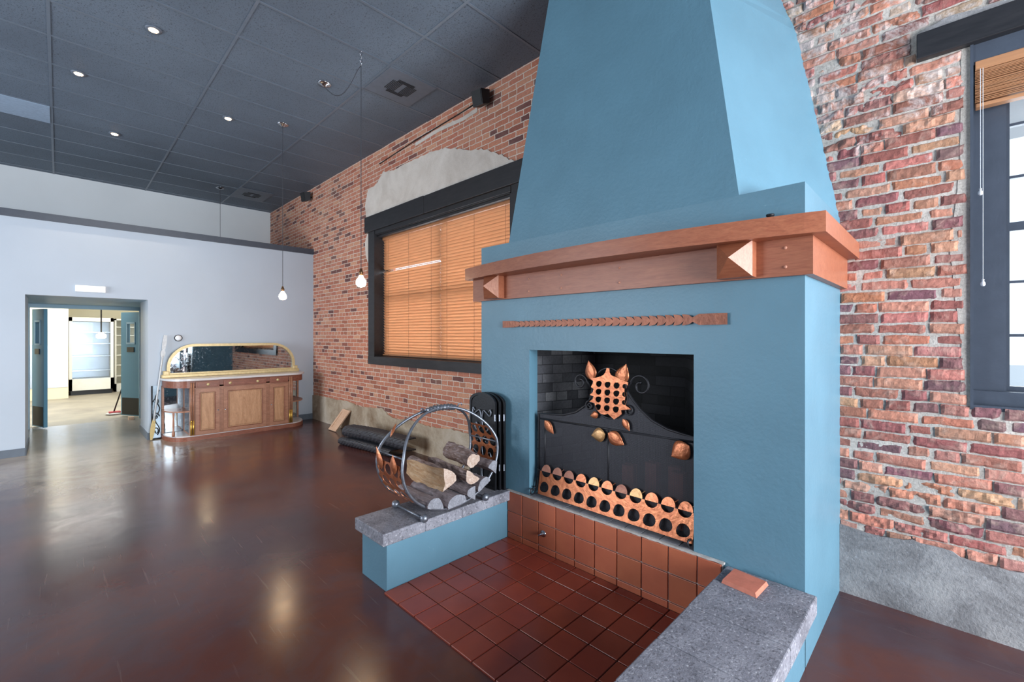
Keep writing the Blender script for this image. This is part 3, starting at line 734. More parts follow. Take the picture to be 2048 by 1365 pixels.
# mantel: bowed shelf, beam, corbels
m = MB(); n = 32; x0, x1 = -2.865, -.393
fr = [(x0+(x1-x0)*i/n, 2.355-.145*math.sin(PI*i/n)**.85) for i in range(n+1)]
outl = fr+[(x1, D-.005), (XR+.002, D-.005), (XR+.002, YF-.001), (XL-.002, YF-.001), (XL-.002, D-.005), (x0, D-.005)]
m.plate(outl, [], .092, lambda u, v, w_: (u, v, 2.008+w_)); m.build('mantel_shelf', 'mantel', fp)
m = MB(); outl = [(-2.822, 2.405), (-.45, 2.405), (-.45, D-.005), (XR+.002, D-.005), (XR+.002, YF-.001), (XL-.002, YF-.001), (XL-.002, D-.005), (-2.822, D-.005)]
m.plate(outl, [], .176, lambda u, v, w_: (u, v, 1.832+w_)); bo = m.build('mantel_beam', 'mantel', fp)
def corbel(cx):
    a, b_, y0, y1, z0, z1 = cx-.083, cx+.083, 2.405, 2.345, 1.838, 2.012; ya = 2.262; zc = 1.928
    v = [(a, y0, z0), (b_, y0, z0), (b_, y0, z1), (a, y0, z1), (a, y1, z0), (b_, y1, z0), (b_, y1, z1), (a, y1, z1), (cx, ya, zc)]
    MB().add(v, [(0, 1, 2, 3), (0, 1, 5, 4), (1, 2, 6, 5), (2, 3, 7, 6), (3, 0, 4, 7), (4, 5, 8), (6, 7, 8), (7, 4, 8)], 0).add([v[5], v[6], v[8]], [(0, 1, 2)], 1).build('corbel', ['mantel', 'peg_lit_facet'], fp)  # right facet gets the paler wood: side light put into its colour
corbel(-2.538); corbel(-.768)
for xx in (-.56, -.85-.6, -1.9, -2.2):
    for zz in (1.875, 1.965): MB().lathe((xx, 2.405, zz), [(.008, 0), (.007, -.004), (.003, -.006)], 10, 'Y').build('beam_peg', 'peg_lit_facet', bo)

# ------------------------------------------------------------------ things on the fireplace
ky = thing('gas_key_valve', 'small brass gas valve key on the lower riser tiles', 'valve', (-2.065, YF-.03, .14))
MB().lathe((-2.065, YF-.02, .145), [(.024, 0), (.024, -.006), (.010, -.008), (.008, -.03)], 16, 'Y').build('escutcheon', 'chrome', ky, True)
MB().tube([(-2.085, YF-.05, .135), (-2.065, YF-.048, .145), (-2.05, YF-.05, .16)], .006, 8).build('key_handle', 'chrome', ky, True)
tag(MB().hexa([(-.79, 2.235, .3615), (-.63, 2.215, .3615), (-.622, 2.37, .3615), (-.785, 2.39, .3615), (-.785, 2.24, .379), (-.638, 2.223, .379), (-.63, 2.365, .379), (-.78, 2.384, .379)]).build('terracotta_tile', 'loose_tile', loc=(-.7, 2.3, .36)), 'loose terracotta tile lying on the right granite bench top', 'tile')
tag(MB().lathe((-.62, 2.39, 2.101), [(.016, 0), (.014, .006), (.014, .02), (.018, .022), (.018, .03)], 16).build('mantel_knob', 'iron', smooth=True, loc=(-.62, 2.39, 2.1)), 'small dark metal knob standing on the mantel shelf', 'knob')
# copper feather strip above the opening
xs0, xs1 = -2.485, -.825; up = []; dn = []
nb = 27; xa = -2.36; xb = -1.02
up.append((xs0, 1.664)); up.append((xa, 1.662)); 
for i in range(nb):
    p0 = xa+(xb-xa)*i/nb; dp = (xb-xa)/nb; A = .008+.010*i/nb
    up += [(p0+dp*.30, 1.6445), (p0+dp*.12, 1.653+A*.95), (p0+dp*.55, 1.651+A*.9), (p0+dp*.92, 1.650+A*.75)]
up += [(xb+.015, 1.650), (xb+.05, 1.668), (xs1, 1.668)]
dn = [(x, 2*1.638-z) for x, z in up]
tag(MB().plate(up+dn[::-1], [], .003, lambda u, v, w_: (u, YF-.014-w_, v)).build('copper_feather_strip', 'copper_strip', loc=(-1.65, YF-.015, 1.64)), 'long copper strip with barbed feather edges on teal plaster above the firebox', 'wall ornament')

# ------------------------------------------------------------------ copper leaf fire screen
SY = 2.49
fsn = thing('fire_screen', 'black mesh fire screen with copper leaves in the firebox opening', 'fire screen', (-1.6, SY, .376))
cx = -1.597+.0; zb = .40
L_ = [(-2.172, .975), (-2.073, .984), (-1.951, .992), (-1.836, 1.026), (-1.757, 1.08), (-1.719, 1.129), (-1.706, 1.194)]
R_ = [(-1.444, 1.215), (-1.435, 1.19), (-1.402, 1.149), (-1.35, 1.096), (-1.276, 1.042), (-1.18, 1.005), (-1.09, .991), (-1.022, .985)]
circ = arc(-1.574, 1.18, .132, .162, 0, 360, 28)[:-1]
def P3(p, y=SY): return (p[0], y, p[1])
fm = MB(); r = .008
fm.tube([P3(p) for p in [(-2.172, zb-.02)]+L_], r).tube([P3(p) for p in R_+[(-1.022, zb-.02)]], r)
fm.tube([P3(p) for p in circ], .0075, closed=True)
fm.tube([P3((-2.172, .94)), P3((-1.022, .955))], .007).tube([P3((-1.58, .95)), P3((-1.58, .56))], .006).tube([P3((-2.115, .94)), P3((-2.115, .56))], .006)
fm.tube([P3((-2.172, .40)), P3((-1.022, .40))], .006)
fm.build('frame', 'iron', fsn, True)
def spiral(c, r0, r1, a0, turns, n=26, y=SY):
    return [(c[0]+(r0+(r1-r0)*i/n)*math.cos(a0+turns*2*PI*i/n), y, c[1]+(r0+(r1-r0)*i/n)*math.sin(a0+turns*2*PI*i/n)) for i in range(n+1)]
for sgn, c0 in ((1, (-1.352, 1.243)), (-1, (-1.800, 1.235))):
    rr = .072 if sgn > 0 else .056
    pts = spiral(c0, rr, .018, (PI*.95 if sgn > 0 else PI*.05), (-1.25 if sgn > 0 else 1.25))
    start = P3((-1.444, 1.215)) if sgn > 0 else P3((-1.706, 1.194))
    MB().tube([start]+pts, [.0075]*(len(pts)-2)+[.008, .009, .011], 8).build('scroll', 'iron', fsn, True)
for c0, s_ in (((-1.43, 1.085), 1), ((-1.72, 1.085), -1)):
    MB().tube(spiral(c0, .032, .009, PI/2, -1.3*s_, 20, SY-.012), .006, 8).build('scroll', 'iron', fsn, True)
for xx in (-2.19, -1.03):
    MB().tube([(xx, SY-.01, .48), (xx, SY-.02, .42)]+[(xx, SY-.055+(.036-.026*i/20)*math.cos(1.0-2.4*PI*i/20), .413+(.034-.026*i/20)*math.sin(1.0-2.4*PI*i/20)) for i in range(21)], .006, 8).build('scroll_foot', 'iron', fsn, True)
mo = MB(); n0 = [(-2.172, zb)]+L_+[(-1.700, 1.15), (-1.68, 1.08), (-1.62, 1.03), (-1.574, 1.018), (-1.52, 1.03), (-1.47, 1.08), (-1.45, 1.13)]+R_+[(-1.022, zb)]
mo.plate(n0, [], .001, XZ(SY)).build('wire_mesh', 'mesh', fsn)
def leaf_pts(L, W, n=12):
    a = [(L*t/n, W*.5*math.sin(PI*(t/n)**.8)*(1-.15*t/n)) for t in range(n+1)]
    return a+[(x, -y) for x, y in a[-2:0:-1]]
def leafmesh(o, ang, L, W, y, cup=.005):
    m = MB(); pts = leaf_pts(L, W); ca, sa = math.cos(ang), math.sin(ang)
    n = 12; up_ = pts[:n+1]; vs = []; 
    for i in range(n+1):
        x, w_ = up_[i]
        for k in (-1, -.5, 0, .5, 1):
            u = x; v = w_*k; d = cup*(1-k*k)*math.sin(PI*i/n)
            vs.append((o[0]+u*ca-v*sa, y-d, o[1]+u*sa+v*ca))
    fs = [(i*5+k, i*5+k+1, i*5+k+6, i*5+k+5) for i in range(n) for k in range(4)]
    nn = len(vs); vs += [(a, b_+.0015, c_) for a, b_, c_ in vs]; fs += [tuple(q+nn for q in reversed(f)) for f in fs]
    for i in range(n): fs += [(i*5, i*5+5, i*5+5+nn, i*5+nn), (i*5+4, i*5+4+nn, i*5+9+nn, i*5+9)]
    return m.add(vs, fs)
def lf(base, tip, W, mat='copper', y=SY-.02, par=None, name='leaf'):
    d = (tip[0]-base[0], tip[1]-base[1]); L = math.hypot(*d)
    o = leafmesh(base, math.atan2(d[1], d[0]), L, W*1.2, y).build(name, mat, par or fsn, True); return o
lf((-1.690, 1.255), (-1.722, 1.385), .078); lf((-1.490, 1.245), (-1.440, 1.375), .086)
lf((-1.645, 1.038), (-1.708, 1.018), .042); lf((-1.465, 1.03), (-1.418, .962), .042)
lf((-2.105, .935), (-2.02, .850), .062); lf((-1.592, .915), (-1.70, .890), .082, 'copper_pale'); lf((-1.572, .925), (-1.455, .868), .082)
lf((-1.045, .935), (-1.150, .855), .10)
# crest plate with leaf-shaped cut-outs
def tear(cx, cz, r, ang=.5, n=14, k=1.35):
    pts = []
    for i in range(n):
        a = 2*PI*i/n; rr = r*(1+(k-1)*max(0, math.cos(a))**6); pts.append((cx+rr*math.cos(a+ang), cz+rr*.95*math.sin(a+ang)))
    return pts
outer = [(-1.705, 1.268), (-1.66, 1.275), (-1.628, 1.285), (-1.605, 1.295), (-1.588, 1.315), (-1.580, 1.342), (-1.560, 1.342), (-1.557, 1.315), (-1.545, 1.298), (-1.50, 1.285), (-1.455, 1.268), (-1.425, 1.262), (-1.428, 1.245), (-1.450, 1.225),
         (-1.452, 1.19), (-1.445, 1.165), (-1.452, 1.14), (-1.440, 1.115), (-1.405, 1.098), (-1.435, 1.092), (-1.475, 1.085), (-1.470, 1.06), (-1.495, 1.04), (-1.525, 1.020), (-1.548, 1.035), (-1.57, 1.050), (-1.598, 1.04), (-1.625, 1.045),
         (-1.65, 1.062), (-1.665, 1.09), (-1.672, 1.108), (-1.712, 1.115), (-1.688, 1.13), (-1.678, 1.152), (-1.710, 1.158), (-1.685, 1.178), (-1.678, 1.2), (-1.70, 1.212), (-1.685, 1.235), (-1.682, 1.252)]
holes = []
for j in range(4):
    for i in range(4):
        hx = -1.640+i*.066-.002*j; hz = 1.235-j*.0505
        if i == 3 and j in (0, 1, 2): hx -= .008
        if (i == 3 and j == 3): continue
        holes.append(tear(hx, hz, .0205 if i < 3 else .0155, .65))
MB().plate(outer, holes, .003, XZ(SY-.02)).build('crest_plate', 'copper', fsn)
# bottom band with two rows of cut-outs and the turned-up leaves
N = 11; bx0, bx1 = -2.138, -1.018; dx = (bx1-bx0)/N
def band_fn(u, v, w_): return (u, SY-.02-(.57-v)*.17-w_, v)
top = []; 
for i in range(N):
    c0 = bx0+dx*(i+.5); top += [(bx0+dx*i+.002, .566), (c0-.041, .566)]+[(c0+.041*math.cos(a), .566+.036*math.sin(a)) for a in [PI+PI*k/8 for k in range(1, 8)]]+[(c0+.041, .566)]
outer = [(bx0-.004, .405)]+[(bx0-.004, .566)]+top[1:]+[(bx1+.004, .566), (bx1+.006, .53), (bx1+.016, .525), (bx1+.006, .50), (bx1+.004, .405)]
holes = [tear(bx0+dx*(i+.5), .462, .038, PI*1.22, 18, 1.3) for i in range(N)]
MB().plate(outer[::-1], holes, .003, band_fn).build('copper_band', 'copper', fsn)
MB().tube([(bx0-.02, SY-.024, .569), (bx1+.02, SY-.024, .569)], .0035, 8).build('band_bar', 'iron', fsn)
for i in range(N):
    c0 = bx0+dx*(i+.5)+.008; pts = [(c0+.042*math.cos(a), .571+.048*math.sin(a)) for a in [PI*k/14 for k in range(15)]]
    mt = ['copper_dull', 'copper_dull', 'copper_dull', 'copper', 'copper_pale', 'copper', 'copper_dull', 'copper_pale', 'copper', 'copper', 'copper'][i]
    lm = MB().plate(pts, [], .002, lambda u, v, w_: (u, SY-.032+(v-.57)*.30-w_, v))
    if i in (1, 4, 5, 7, 9, 10): lm.tube([(c0+.036, SY-.03, .600), (c0+.062, SY-.035, .622)], .0022, 6)
    lm.build('leaf', mt, fsn)
# firebricks standing behind the screen
for i, (xx, yy, hh, rz) in enumerate([(-1.56, 2.72, .30, .1), (-1.42, 2.78, .33, -.05), (-1.27, 2.80, .33, .04), (-1.19, 2.66, .34, .0)]):
    ang = rz; ca, sa = math.cos(ang), math.sin(ang); q = []
    for zz in (.376, .376+hh):
        for u, v in ((-.04, -.03), (.04, -.03), (.04, .03), (-.04, .03)): q.append((xx+u*ca-v*sa, yy+u*sa+v*ca, zz))
    tag(MB().hexa(q).build('firebrick', 'loose_tile', loc=(xx, yy, .376)), ['shortest of the pinkish firebricks upright behind the fire screen mesh', 'pinkish firebrick standing just right of the screen centre post', 'third pinkish firebrick from the left behind the screen mesh', 'rightmost pinkish firebrick standing behind the fire screen mesh'][i], 'firebrick', 'firebricks behind the fire screen')

# folded black screen on the left bench
t = thing('folded_fire_screen', 'folded black arched iron screen with scrollwork leaning beside the firebox', 'fire screen', (-2.62, 2.40, .37))
for i in range(3):
    yy = 2.345+i*.027; x0, x1 = -2.775+.0*i, -2.475+i*.022
    cxm = (x0+x1)/2; hw = (x1-x0)/2
    o_ = [(x0, .372), (x1, .372), (x1, 1.03)]+arc(cxm, 1.03, hw, .075, 0, 180, 14)[1:-1]+[(x0, 1.03)]
    e = .018
    inn = [(x0+e, .395), (x1-e, .395), (x1-e, 1.02)]+arc(cxm, 1.02, hw-e, .065, 0, 180, 14)[1:-1]+[(x0+e, 1.02)]
    fr_ = MB().plate(o_, [inn], .018, XZ(yy)).build('panel_frame', 'iron_black', t)
    MB().plate(inn, [], .001, XZ(yy-.01)).build('panel_mesh', 'iron_black', fr_)
    if i == 0:
        sc_ = MB()
        def ss(s_, pts):   # smooth curve through scroll points
            P4 = [pts[0]]+pts+[pts[-1]]; out = []
            for q in range(1, len(P4)-2):
                for k in range(6):
                    t_ = k/6; A_, B_, C_, D_ = P4[q-1], P4[q], P4[q+1], P4[q+2]
                    out.append(tuple(.5*(2*B_[j]+(C_[j]-A_[j])*t_+(2*A_[j]-5*B_[j]+4*C_[j]-D_[j])*t_**2+(3*B_[j]-A_[j]-3*C_[j]+D_[j])*t_**3) for j in (0, 1)))
            out.append(pts[-1]); return [(cxm+s_*u_, yy-.022, v_) for u_, v_ in out]
        for s_ in (1, -1):
            for z0, m_ in ((.995, -1), (.585, 1), (.585, -1)):
                V = lambda u_, v_: (u_, z0+m_*v_)
                sc_.tube(ss(s_, [V(.085, .035), V(.100, .015), V(.108, .04), V(.092, .065), V(.060, .045), V(.020, .03), V(.004, .10), V(.018, .16), V(.055, .185), V(.080, .155), V(.062, .130), V(.046, .148)]), .0048, 6)
        sc_.build('scrollwork', 'steel', fr_, True)
    for zz in (.52, .90): MB().tube([(x1, yy-.02, zz), (x1, yy-.02, zz+.05)], .006, 6).build('hinge', 'steel', t)

# ------------------------------------------------------------------ log rack and logs
BT = .368
rk = thing('log_rack', 'round forged steel log holder with copper leaf sides on the left bench', 'log rack', (-2.55, 1.88, BT))
cy, cz, ry, rz = 1.88, .72, .403, .328
def hoop(a, side):
    y = cy+ry*math.cos(a); z = cz+rz*math.sin(a); k = max(0, (math.sin(a)-.2)/.8)**1.3
    xo = .155*(1-k)+.012*k
    return (-2.555+side*xo, y, z)
for sd in (1, -1):
    MB().tube([hoop(2*PI*i/56, sd) for i in range(56)], .0095, 8, closed=True).build('hoop', 'steel', rk, True)
hp = []
for i in range(41):
    a = PI/2+.30-.6*i/40; p_ = hoop(a, 0); hp.append((p_[0]+.008*math.cos(i*1.3), p_[1], p_[2]+.008*math.sin(i*1.3)))
MB().tube(hp, .017, 8).build('wrapped_handle', 'steel', rk, True)
for s_, a in ((1, PI/2+.36), (-1, PI/2-.36)):
    p_ = hoop(a, 0); MB().tube([p_, (p_[0]+.01, p_[1]-s_*.01, p_[2]+.03), (p_[0]+.015, p_[1]-s_*.03, p_[2]+.035), (p_[0]+.018, p_[1]-s_*.032, p_[2]+.018)], .005, 8).build('hook', 'steel', rk, True)
for yy in (1.62, 2.14):
    bar = MB().tube([(-2.375, yy, BT+.025), (-2.715, yy, BT+.025)], .009, 8).build('foot_bar', 'steel', rk, True)
    for xx in (-2.375, -2.715): MB().sphere((xx, yy, BT+.028), .0275).build('ball_foot', 'steel', bar, True)
for a in (math.radians(8), math.radians(168), math.radians(230), math.radians(310)):
    p0 = hoop(a, 1); p1 = hoop(a, -1); MB().tube([p0, p1], .006, 8).build('cross_bar', 'steel', rk, True)
# copper panels following the hoops: u along the arc (angle), v across
def panel(a0, a1, rows, name):
    la = abs(a1-a0)*.37; W = .27
    def fn(u, v, w_):
        a = a0+(a1-a0)*u/la; y = cy+(ry+.004+w_)*math.cos(a); z = cz+(rz+.004+w_)*math.sin(a)
        k = max(0, (math.sin(a)-.2)/.8)**1.3; sc_ = (.155*(1-k)+.012*k)/.155
        return (-2.555+v*sc_, y, z)
    n = 16
    ed = []
    for i in range(n+1): ed.append((la*i/n, -W/2+.012*math.sin(i*2.1)))
    for i in range(n, -1, -1): ed.append((la*i/n, W/2-.012*math.sin(i*2.6)))
    hl = []; nr = rows
    for i in range(nr):
        for j in range(3):
            off = .5 if i % 2 else 0; v = -W/2+W*(j+.5+off*.5)/3.2
            u = la*(i+.5)/nr
            if abs(v) < W/2-.035: hl.append(tear(u, v, min(.037, la/nr*.38), (1 if i % 2 else .6), 12, 1.3))
    return MB().plate(ed, hl, .0025, fn).build(name, 'copper', rk)
panel(math.radians(176), math.radians(236), 4, 'copper_panel')
panel(math.radians(28), math.radians(-30), 4, 'copper_panel')
def rleaf(a, v0, L, W, roll):
    p_ = Vector(hoop(a, 0)); tn = Vector((0, -ry*math.sin(a), rz*math.cos(a))).normalized(); nr_ = Vector((0, math.cos(a), math.sin(a))).normalized(); ax = Vector((1, 0, 0))
    tn = -tn; q = Matrix.Rotation(roll, 3, nr_); tn = q @ tn; ax = q @ ax
    m = MB(); n = 10; pts = leaf_pts(L, W, n)[:n+1]; vs = []
    for i in range(n+1):
        for k in (-1, -.5, 0, .5, 1): vs.append(tuple(p_+Vector((v0, 0, 0))+tn*pts[i][0]+ax*pts[i][1]*k+nr_*(.012+.01*(1-k*k)*math.sin(PI*i/n))))
    fs = [(i*5+k, i*5+k+1, i*5+k+6, i*5+k+5) for i in range(n) for k in range(4)]; nn = len(vs)
    vs += [(a_, b_, c_-.0015) for a_, b_, c_ in vs]; fs += [tuple(t_+nn for t_ in reversed(f)) for f in fs]
    m.add(vs, fs).build('leaf', 'copper', rk, True)
rleaf(math.radians(186), -.075, .15, .085, .25); rleaf(math.radians(186), .075, .13, .085, -.1); rleaf(math.radians(150), -.06, .10, .035, .2)
def log(label, y, z, r, x0, x1, shape, mats, rot=0, sk=(0, 0), seed=0, bumpy=.006):
    """shape: 'round', 'half' or 'wedge' cross-section, running along X, sawn end at x1"""
    if shape == 'round': prof = [(r*math.cos(2*PI*i/18), r*.92*math.sin(2*PI*i/18)) for i in range(18)]; spl = lambda i: 0
    elif shape == 'half':
        prof = [(r*math.cos(PI*i/11), r*math.sin(PI*i/11)-r*.4) for i in range(12)]+[(-r*.6, -r*.42), (-r*.2, -r*.38), (r*.2, -r*.42), (r*.6, -r*.40)]; spl = lambda i: 1 if i >= 11 else 0
    else:
        prof = [(r*1.15*math.cos(.5*PI*i/8+.25*PI), r*1.15*math.sin(.5*PI*i/8+.25*PI)-r*.35) for i in range(9)]+[(-r*.5, 0), (-r*.25, -r*.4), (0, -r*.85), (r*.25, -r*.4), (r*.5, 0)]; spl = lambda i: 1 if i >= 8 else 0
    n = len(prof); m = MB(); S_ = 14; vs = []
    ca, sa = math.cos(rot), math.sin(rot)
    for s_ in range(S_+1):
        t_ = s_/S_; X = x0+(x1-x0)*t_
        for i, (a, b_) in enumerate(prof):
            k = 1+noise.noise(Vector((a*14+seed, b_*14, X*5)))*bumpy/r*3+noise.noise(Vector((a*40, b_*40+seed, X*22)))*bumpy/r
            a2, b2 = a*k, b_*k
            vs.append((X+(noise.noise(Vector((a*30, b_*30, seed)))*.008 if s_ in (0, S_) else 0), y+a2*ca-b2*sa+sk[0]*(t_-1), z+a2*sa+b2*ca+sk[1]*(t_-1)))
    for s_ in range(S_):
        for i in range(n):
            m.add([], []); m.f.append((s_*n+i, s_*n+(i+1) % n, (s_+1)*n+(i+1) % n, (s_+1)*n+i)); m.mi.append(spl(i))
    m.v = vs
    m.f.append(tuple(range(n-1, -1, -1))); m.mi.append(2); m.f.append(tuple(range(S_*n, S_*n+n))); m.mi.append(2)
    tag(m.build('firewood_log', mats, smooth=False, loc=((x0+x1)/2, y, z-r)), label, 'log', 'split logs in the round log rack')
G3 = ['bark_grey', 'bark_grey', 'cut_grey']; B3 = ['bark', 'split', 'cut']
log('weathered grey log lowest left in the rack, nearest the front ball foot', 1.70, .462, .066, -2.80, -2.36, 'half', G3, -.25, (-.02, .01), 1)
log('wide weathered grey log in the middle of the bottom row', 1.845, .455, .075, -2.78, -2.335, 'half', G3, .15, (.02, .0), 2)
log('narrow weathered grey wedge log in the bottom row, right of the wide one', 1.985, .468, .060, -2.78, -2.34, 'wedge', G3, .5, (.0, .0), 3)
log('weathered grey log low on the right side of the rack', 2.10, .51, .060, -2.76, -2.35, 'half', G3, .5, (.0, .0), 4)
log('grey half-round log resting highest at the right beside the folded screen', 2.20, .60, .055, -2.74, -2.35, 'wedge', G3, .35, (-.01, .0), 5)
log('largest pale split log with peeling bark, front left on top of the pile', 1.80, .592, .086, -2.90, -2.36, 'wedge', B3, -.65, (-.05, .03), 6, .012)
log('pale split log with flat tan face in the middle of the top layer', 1.98, .575, .070, -2.84, -2.34, 'half', B3, 2.5, (-.03, .01), 7, .010)
log('round rough-barked log on top at the back right of the pile', 2.055, .675, .056, -2.78, -2.40, 'round', ['bark', 'bark', 'cut'], 0, (-.06, .0), 8, .010)

# ------------------------------------------------------------------ sideboard
sb = thing('sideboard', 'antique wooden sideboard with marble top and arched gilt mirror against grey wall', 'sideboard', (-8.2, 2.08, 0))
X0 = -8.51; XF = -7.97; Y0, Y1, A0, A1 = 1.355, 2.79, 1.085, 3.065
def qround(x0, xf, ya, y, n=10):   # quarter-round end outline from wall to front
    s_ = 1 if y > ya else -1
    return [(x0, y)]+[(x0+.12+(xf-x0-.12)*math.sin(PI/2*i/n), ya+(y-ya)*math.cos(PI/2*i/n)) for i in range(n+1)]
def slab(z0, z1, e, mat, name, par=sb):
    o_ = qround(X0, XF+e, Y0, A0-e)+qround(X0, XF+e, Y1, A1+e)[::-1]
    return MB().plate(o_, [], z1-z0, lambda u, v, w_: (u, v, z0+w_)).build(name, mat, par)
slab(0, .06, .0, 'pine_dark', 'base'); slab(.06, .075, -.012, 'marble', 'lower_shelf')
slab(.885, .915, .02, 'marble', 'marble_top'); slab(.78, .885, -.01, 'pine_dark', 'frieze')
MB().box((X0, Y0, .07), (XF-.01, Y1, .80)).build('body', 'pine_rail', sb)
def door(name, ya, yb, z0, z1, pan):
    xf = XF-.01
    d = MB(); e = .05
    d.box((xf+.001, ya, z0), (xf+.018, ya+e, z1)).box((xf+.001, yb-e, z0), (xf+.018, yb, z1)).box((xf+.001, ya+e, z0), (xf+.018, yb-e, z0+e)).box((xf+.001, ya+e, z1-e), (xf+.018, yb-e, z1))
    o_ = d.build(name, 'pine_rail', sb)
    q = MB().box((xf+.001, ya+e, z0+e), (xf+.004, yb-e, z1-e)).box((xf+.002, ya+e+.025, z0+e+.025), (xf+.014, yb-e-.025, z1-e-.025), bev=.005); q.build('door_panel', pan, o_)
    ml = MB(); ca_, cb_, cc_, cd_ = ya+e+.006, yb-e-.006, z0+e+.006, z1-e-.006
    ml.tube([(xf+.016, ca_, cc_), (xf+.016, cb_, cc_), (xf+.016, cb_, cd_), (xf+.016, ca_, cd_)], .006, 6, closed=True); ml.build('moulding', 'pine_dark', o_)
    return o_
d1 = door('cabinet_door', 1.415, 1.72, .08, .755, 'pine'); d2 = door('cabinet_door', 1.775, 2.37, .08, .755, 'pine'); d3 = door('cabinet_door', 2.425, 2.71, .08, .755, 'pine')
for d_, yy in ((d1, 1.70), (d2, 1.795), (d3, 2.445)): MB().lathe((XF+.008, yy, .42), [(.006, 0), (.006, .012), (.012, .016), (.008, .026)], 10, 'X').build('knob', 'chrome', d_, True)
for ya, yb, kn in ((1.415, 1.72, [1.571]), (1.775, 2.37, [1.858, 2.242]), (2.425, 2.71, [2.541])):
    dr = MB().box((XF-.01, ya, .775), (XF+.010, yb, .868), bev=.004).box((XF+.004, ya+.02, .79), (XF+.014, yb-.02, .853), bev=.003).build('drawer', 'pine_dark', sb)
    for k_ in kn: MB().lathe((XF+.012, k_, .822), [(.008, 0), (.008, .01), (.021, .014), (.021, .02), (.010, .026)], 14, 'X').build('knob', 'gilt', dr, True)
for yy in (1.378, 2.752):
    for dy in (-.014, .014):
        MB().tube([(XF+.008, yy+dy, .30), (XF+.008, yy+dy, .86)], .011, 8).build('fluted_column', 'pine_rail', sb, True)
        MB().tube([(XF+.009, yy+dy, .085), (XF+.009, yy+dy, .30)], .012, 8).build('brass_column_foot', 'gold', sb, True)
for ya, ye, s_ in ((Y0, A0, -1), (Y1, A1, 1)):
    MB().plate(qround(X0, XF-.03, ya, ye)+[(X0, ya)], [], .018, lambda u, v, w_: (u, v, .42+w_)).build('end_shelf', 'pine_rail', sb)
    MB().box((X0, ye-.03 if s_ > 0 else ye, .07), (X0+.03, ye if s_ > 0 else ye+.03, .79)).build('back_post', 'pine_rail', sb)
    MB().box((X0+.001, min(ya, ye)+.02, .08), (X0+.006, max(ya, ye)-.02, .78)).build('mirror_back', 'mirror', sb)
    MB().box((X0+.12, ya-(.003 if s_ < 0 else -.001), .10), (X0+.45, ya+(.001 if s_ < 0 else .003), .76)).build('side_mirror', 'mirror', sb)
MB().lathe((-8.08, 1.17, .075), [(.018, 0), (.02, .05), (.011, .10), (.014, .18), (.010, .26), (.015, .34), (.012, .345)], 12).build('turned_spindle', 'pine_rail', sb, True)
# arched gilt mirror
def arch(y0, y1, z0, z1, r_, n=14): return [(y0, z0), (y1, z0)]+[(y1-r_+r_*math.cos(PI/2*i/n), z1-.34*(r_/.34)*1.0+(.34*(r_/.34))*math.sin(PI/2*i/n)) for i in range(n+1)]+[(y0+r_-r_*math.sin(PI/2*i/n), z1-r_+r_*math.cos(PI/2*i/n)) for i in range(n+1)]
YZ = lambda x: (lambda u, v, w_: (x+w_, u, v))
ou = arch(1.135, 2.965, .93, 1.425, .36); inn = arch(1.175, 2.925, .985, 1.385, .325)
fr_ = MB().plate(ou, [inn], .04, YZ(X0+.09)).box((X0+.07, 1.07, .915), (X0+.16, 3.03, .965), bev=.01).box((X0+.07, 1.09, .94), (X0+.145, 1.165, 1.02), bev=.01).box((X0+.07, 2.935, .94), (X0+.145, 3.01, 1.02), bev=.01).build('mirror_frame', 'gilt', sb)
mg = MB().plate(arch(1.17, 2.93, .98, 1.39, .33), [], .006, YZ(X0+.095)).build('mirror_glass', 'mirror', fr_)


# paddle, leaded panel, clock, emergency light, baseboard-side items
pd = thing('long_paddle', 'long white wooden paddle leaning against the grey wall left of the sideboard', 'paddle', (-8.43, .965, 0))
a_ = Vector((-8.42, .955, .01)); b_ = Vector((-8.505, 1.135, 1.56))
def lp(t_): return tuple(a_+(b_-a_)*t_)
MB().tube([lp(.18), lp(.80)], .012, 8).build('shaft', 'paddle', pd, True)
dirv = (b_-a_).normalized(); sd_ = dirv.cross(Vector((1, 0, 0))).normalized()
def flat(t0, t1, w0, w1, n=8):
    vs = []
    for i in range(n+1):
        t_ = i/n; p_ = a_+(b_-a_)*(t0+(t1-t0)*t_); w_ = w0+(w1-w0)*math.sin(PI*t_)
        for s_ in (-1, 1):
            for d in (-1, 1): vs.append(tuple(p_+sd_*w_*s_+Vector((.007*d, 0, 0))))
    fs = [(0, 1, 3, 2), (4*n, 4*n+2, 4*n+3, 4*n+1)]
    for i in range(n):
        q = [0, 1, 3, 2]; fs += [(4*i+q[k], 4*i+q[(k+1) % 4], 4*i+4+q[(k+1) % 4], 4*i+4+q[k]) for k in range(4)]
    return MB().add(vs, fs)
flat(0, .2, .012, .028).build('blade', 'paddle_blade', pd)
f2 = flat(.78, .86, .012, .03); q = flat(.86, 1.0, .02, .026); f2.add(q.v, q.f); f2.build('upper_blade', 'paddle', pd)
t = thing('leaded_glass_panel', 'leaded glass panel with dark scroll pattern standing behind the white paddle', 'glass panel', (-8.49, 1.03, 0))
MB().box((-8.505, .975, .0), (-8.49, 1.078, .80)).build('glass', 'leaded', t)
m = MB(); xx = -8.485
m.box((xx-.02, .965, 0), (xx+.004, .98, .80)).box((xx-.02, .965, 0), (xx+.004, 1.078, .02))
for k in range(3):
    z0 = .12+.22*k; s_ = 1 if k % 2 else -1
    m.tube([(xx, 1.022+s_*(.036-.026*i/14)*math.cos(i/14*2.2*PI), z0+(.06-.045*i/14)*math.sin(i/14*2.2*PI)) for i in range(15)], .008, 6)
m.tube([(xx, 1.035+.028*math.sin(i*.9), .06+i*.045) for i in range(16)], .008, 6)
m.build('lead_scrolls', 'iron_black', t, True)
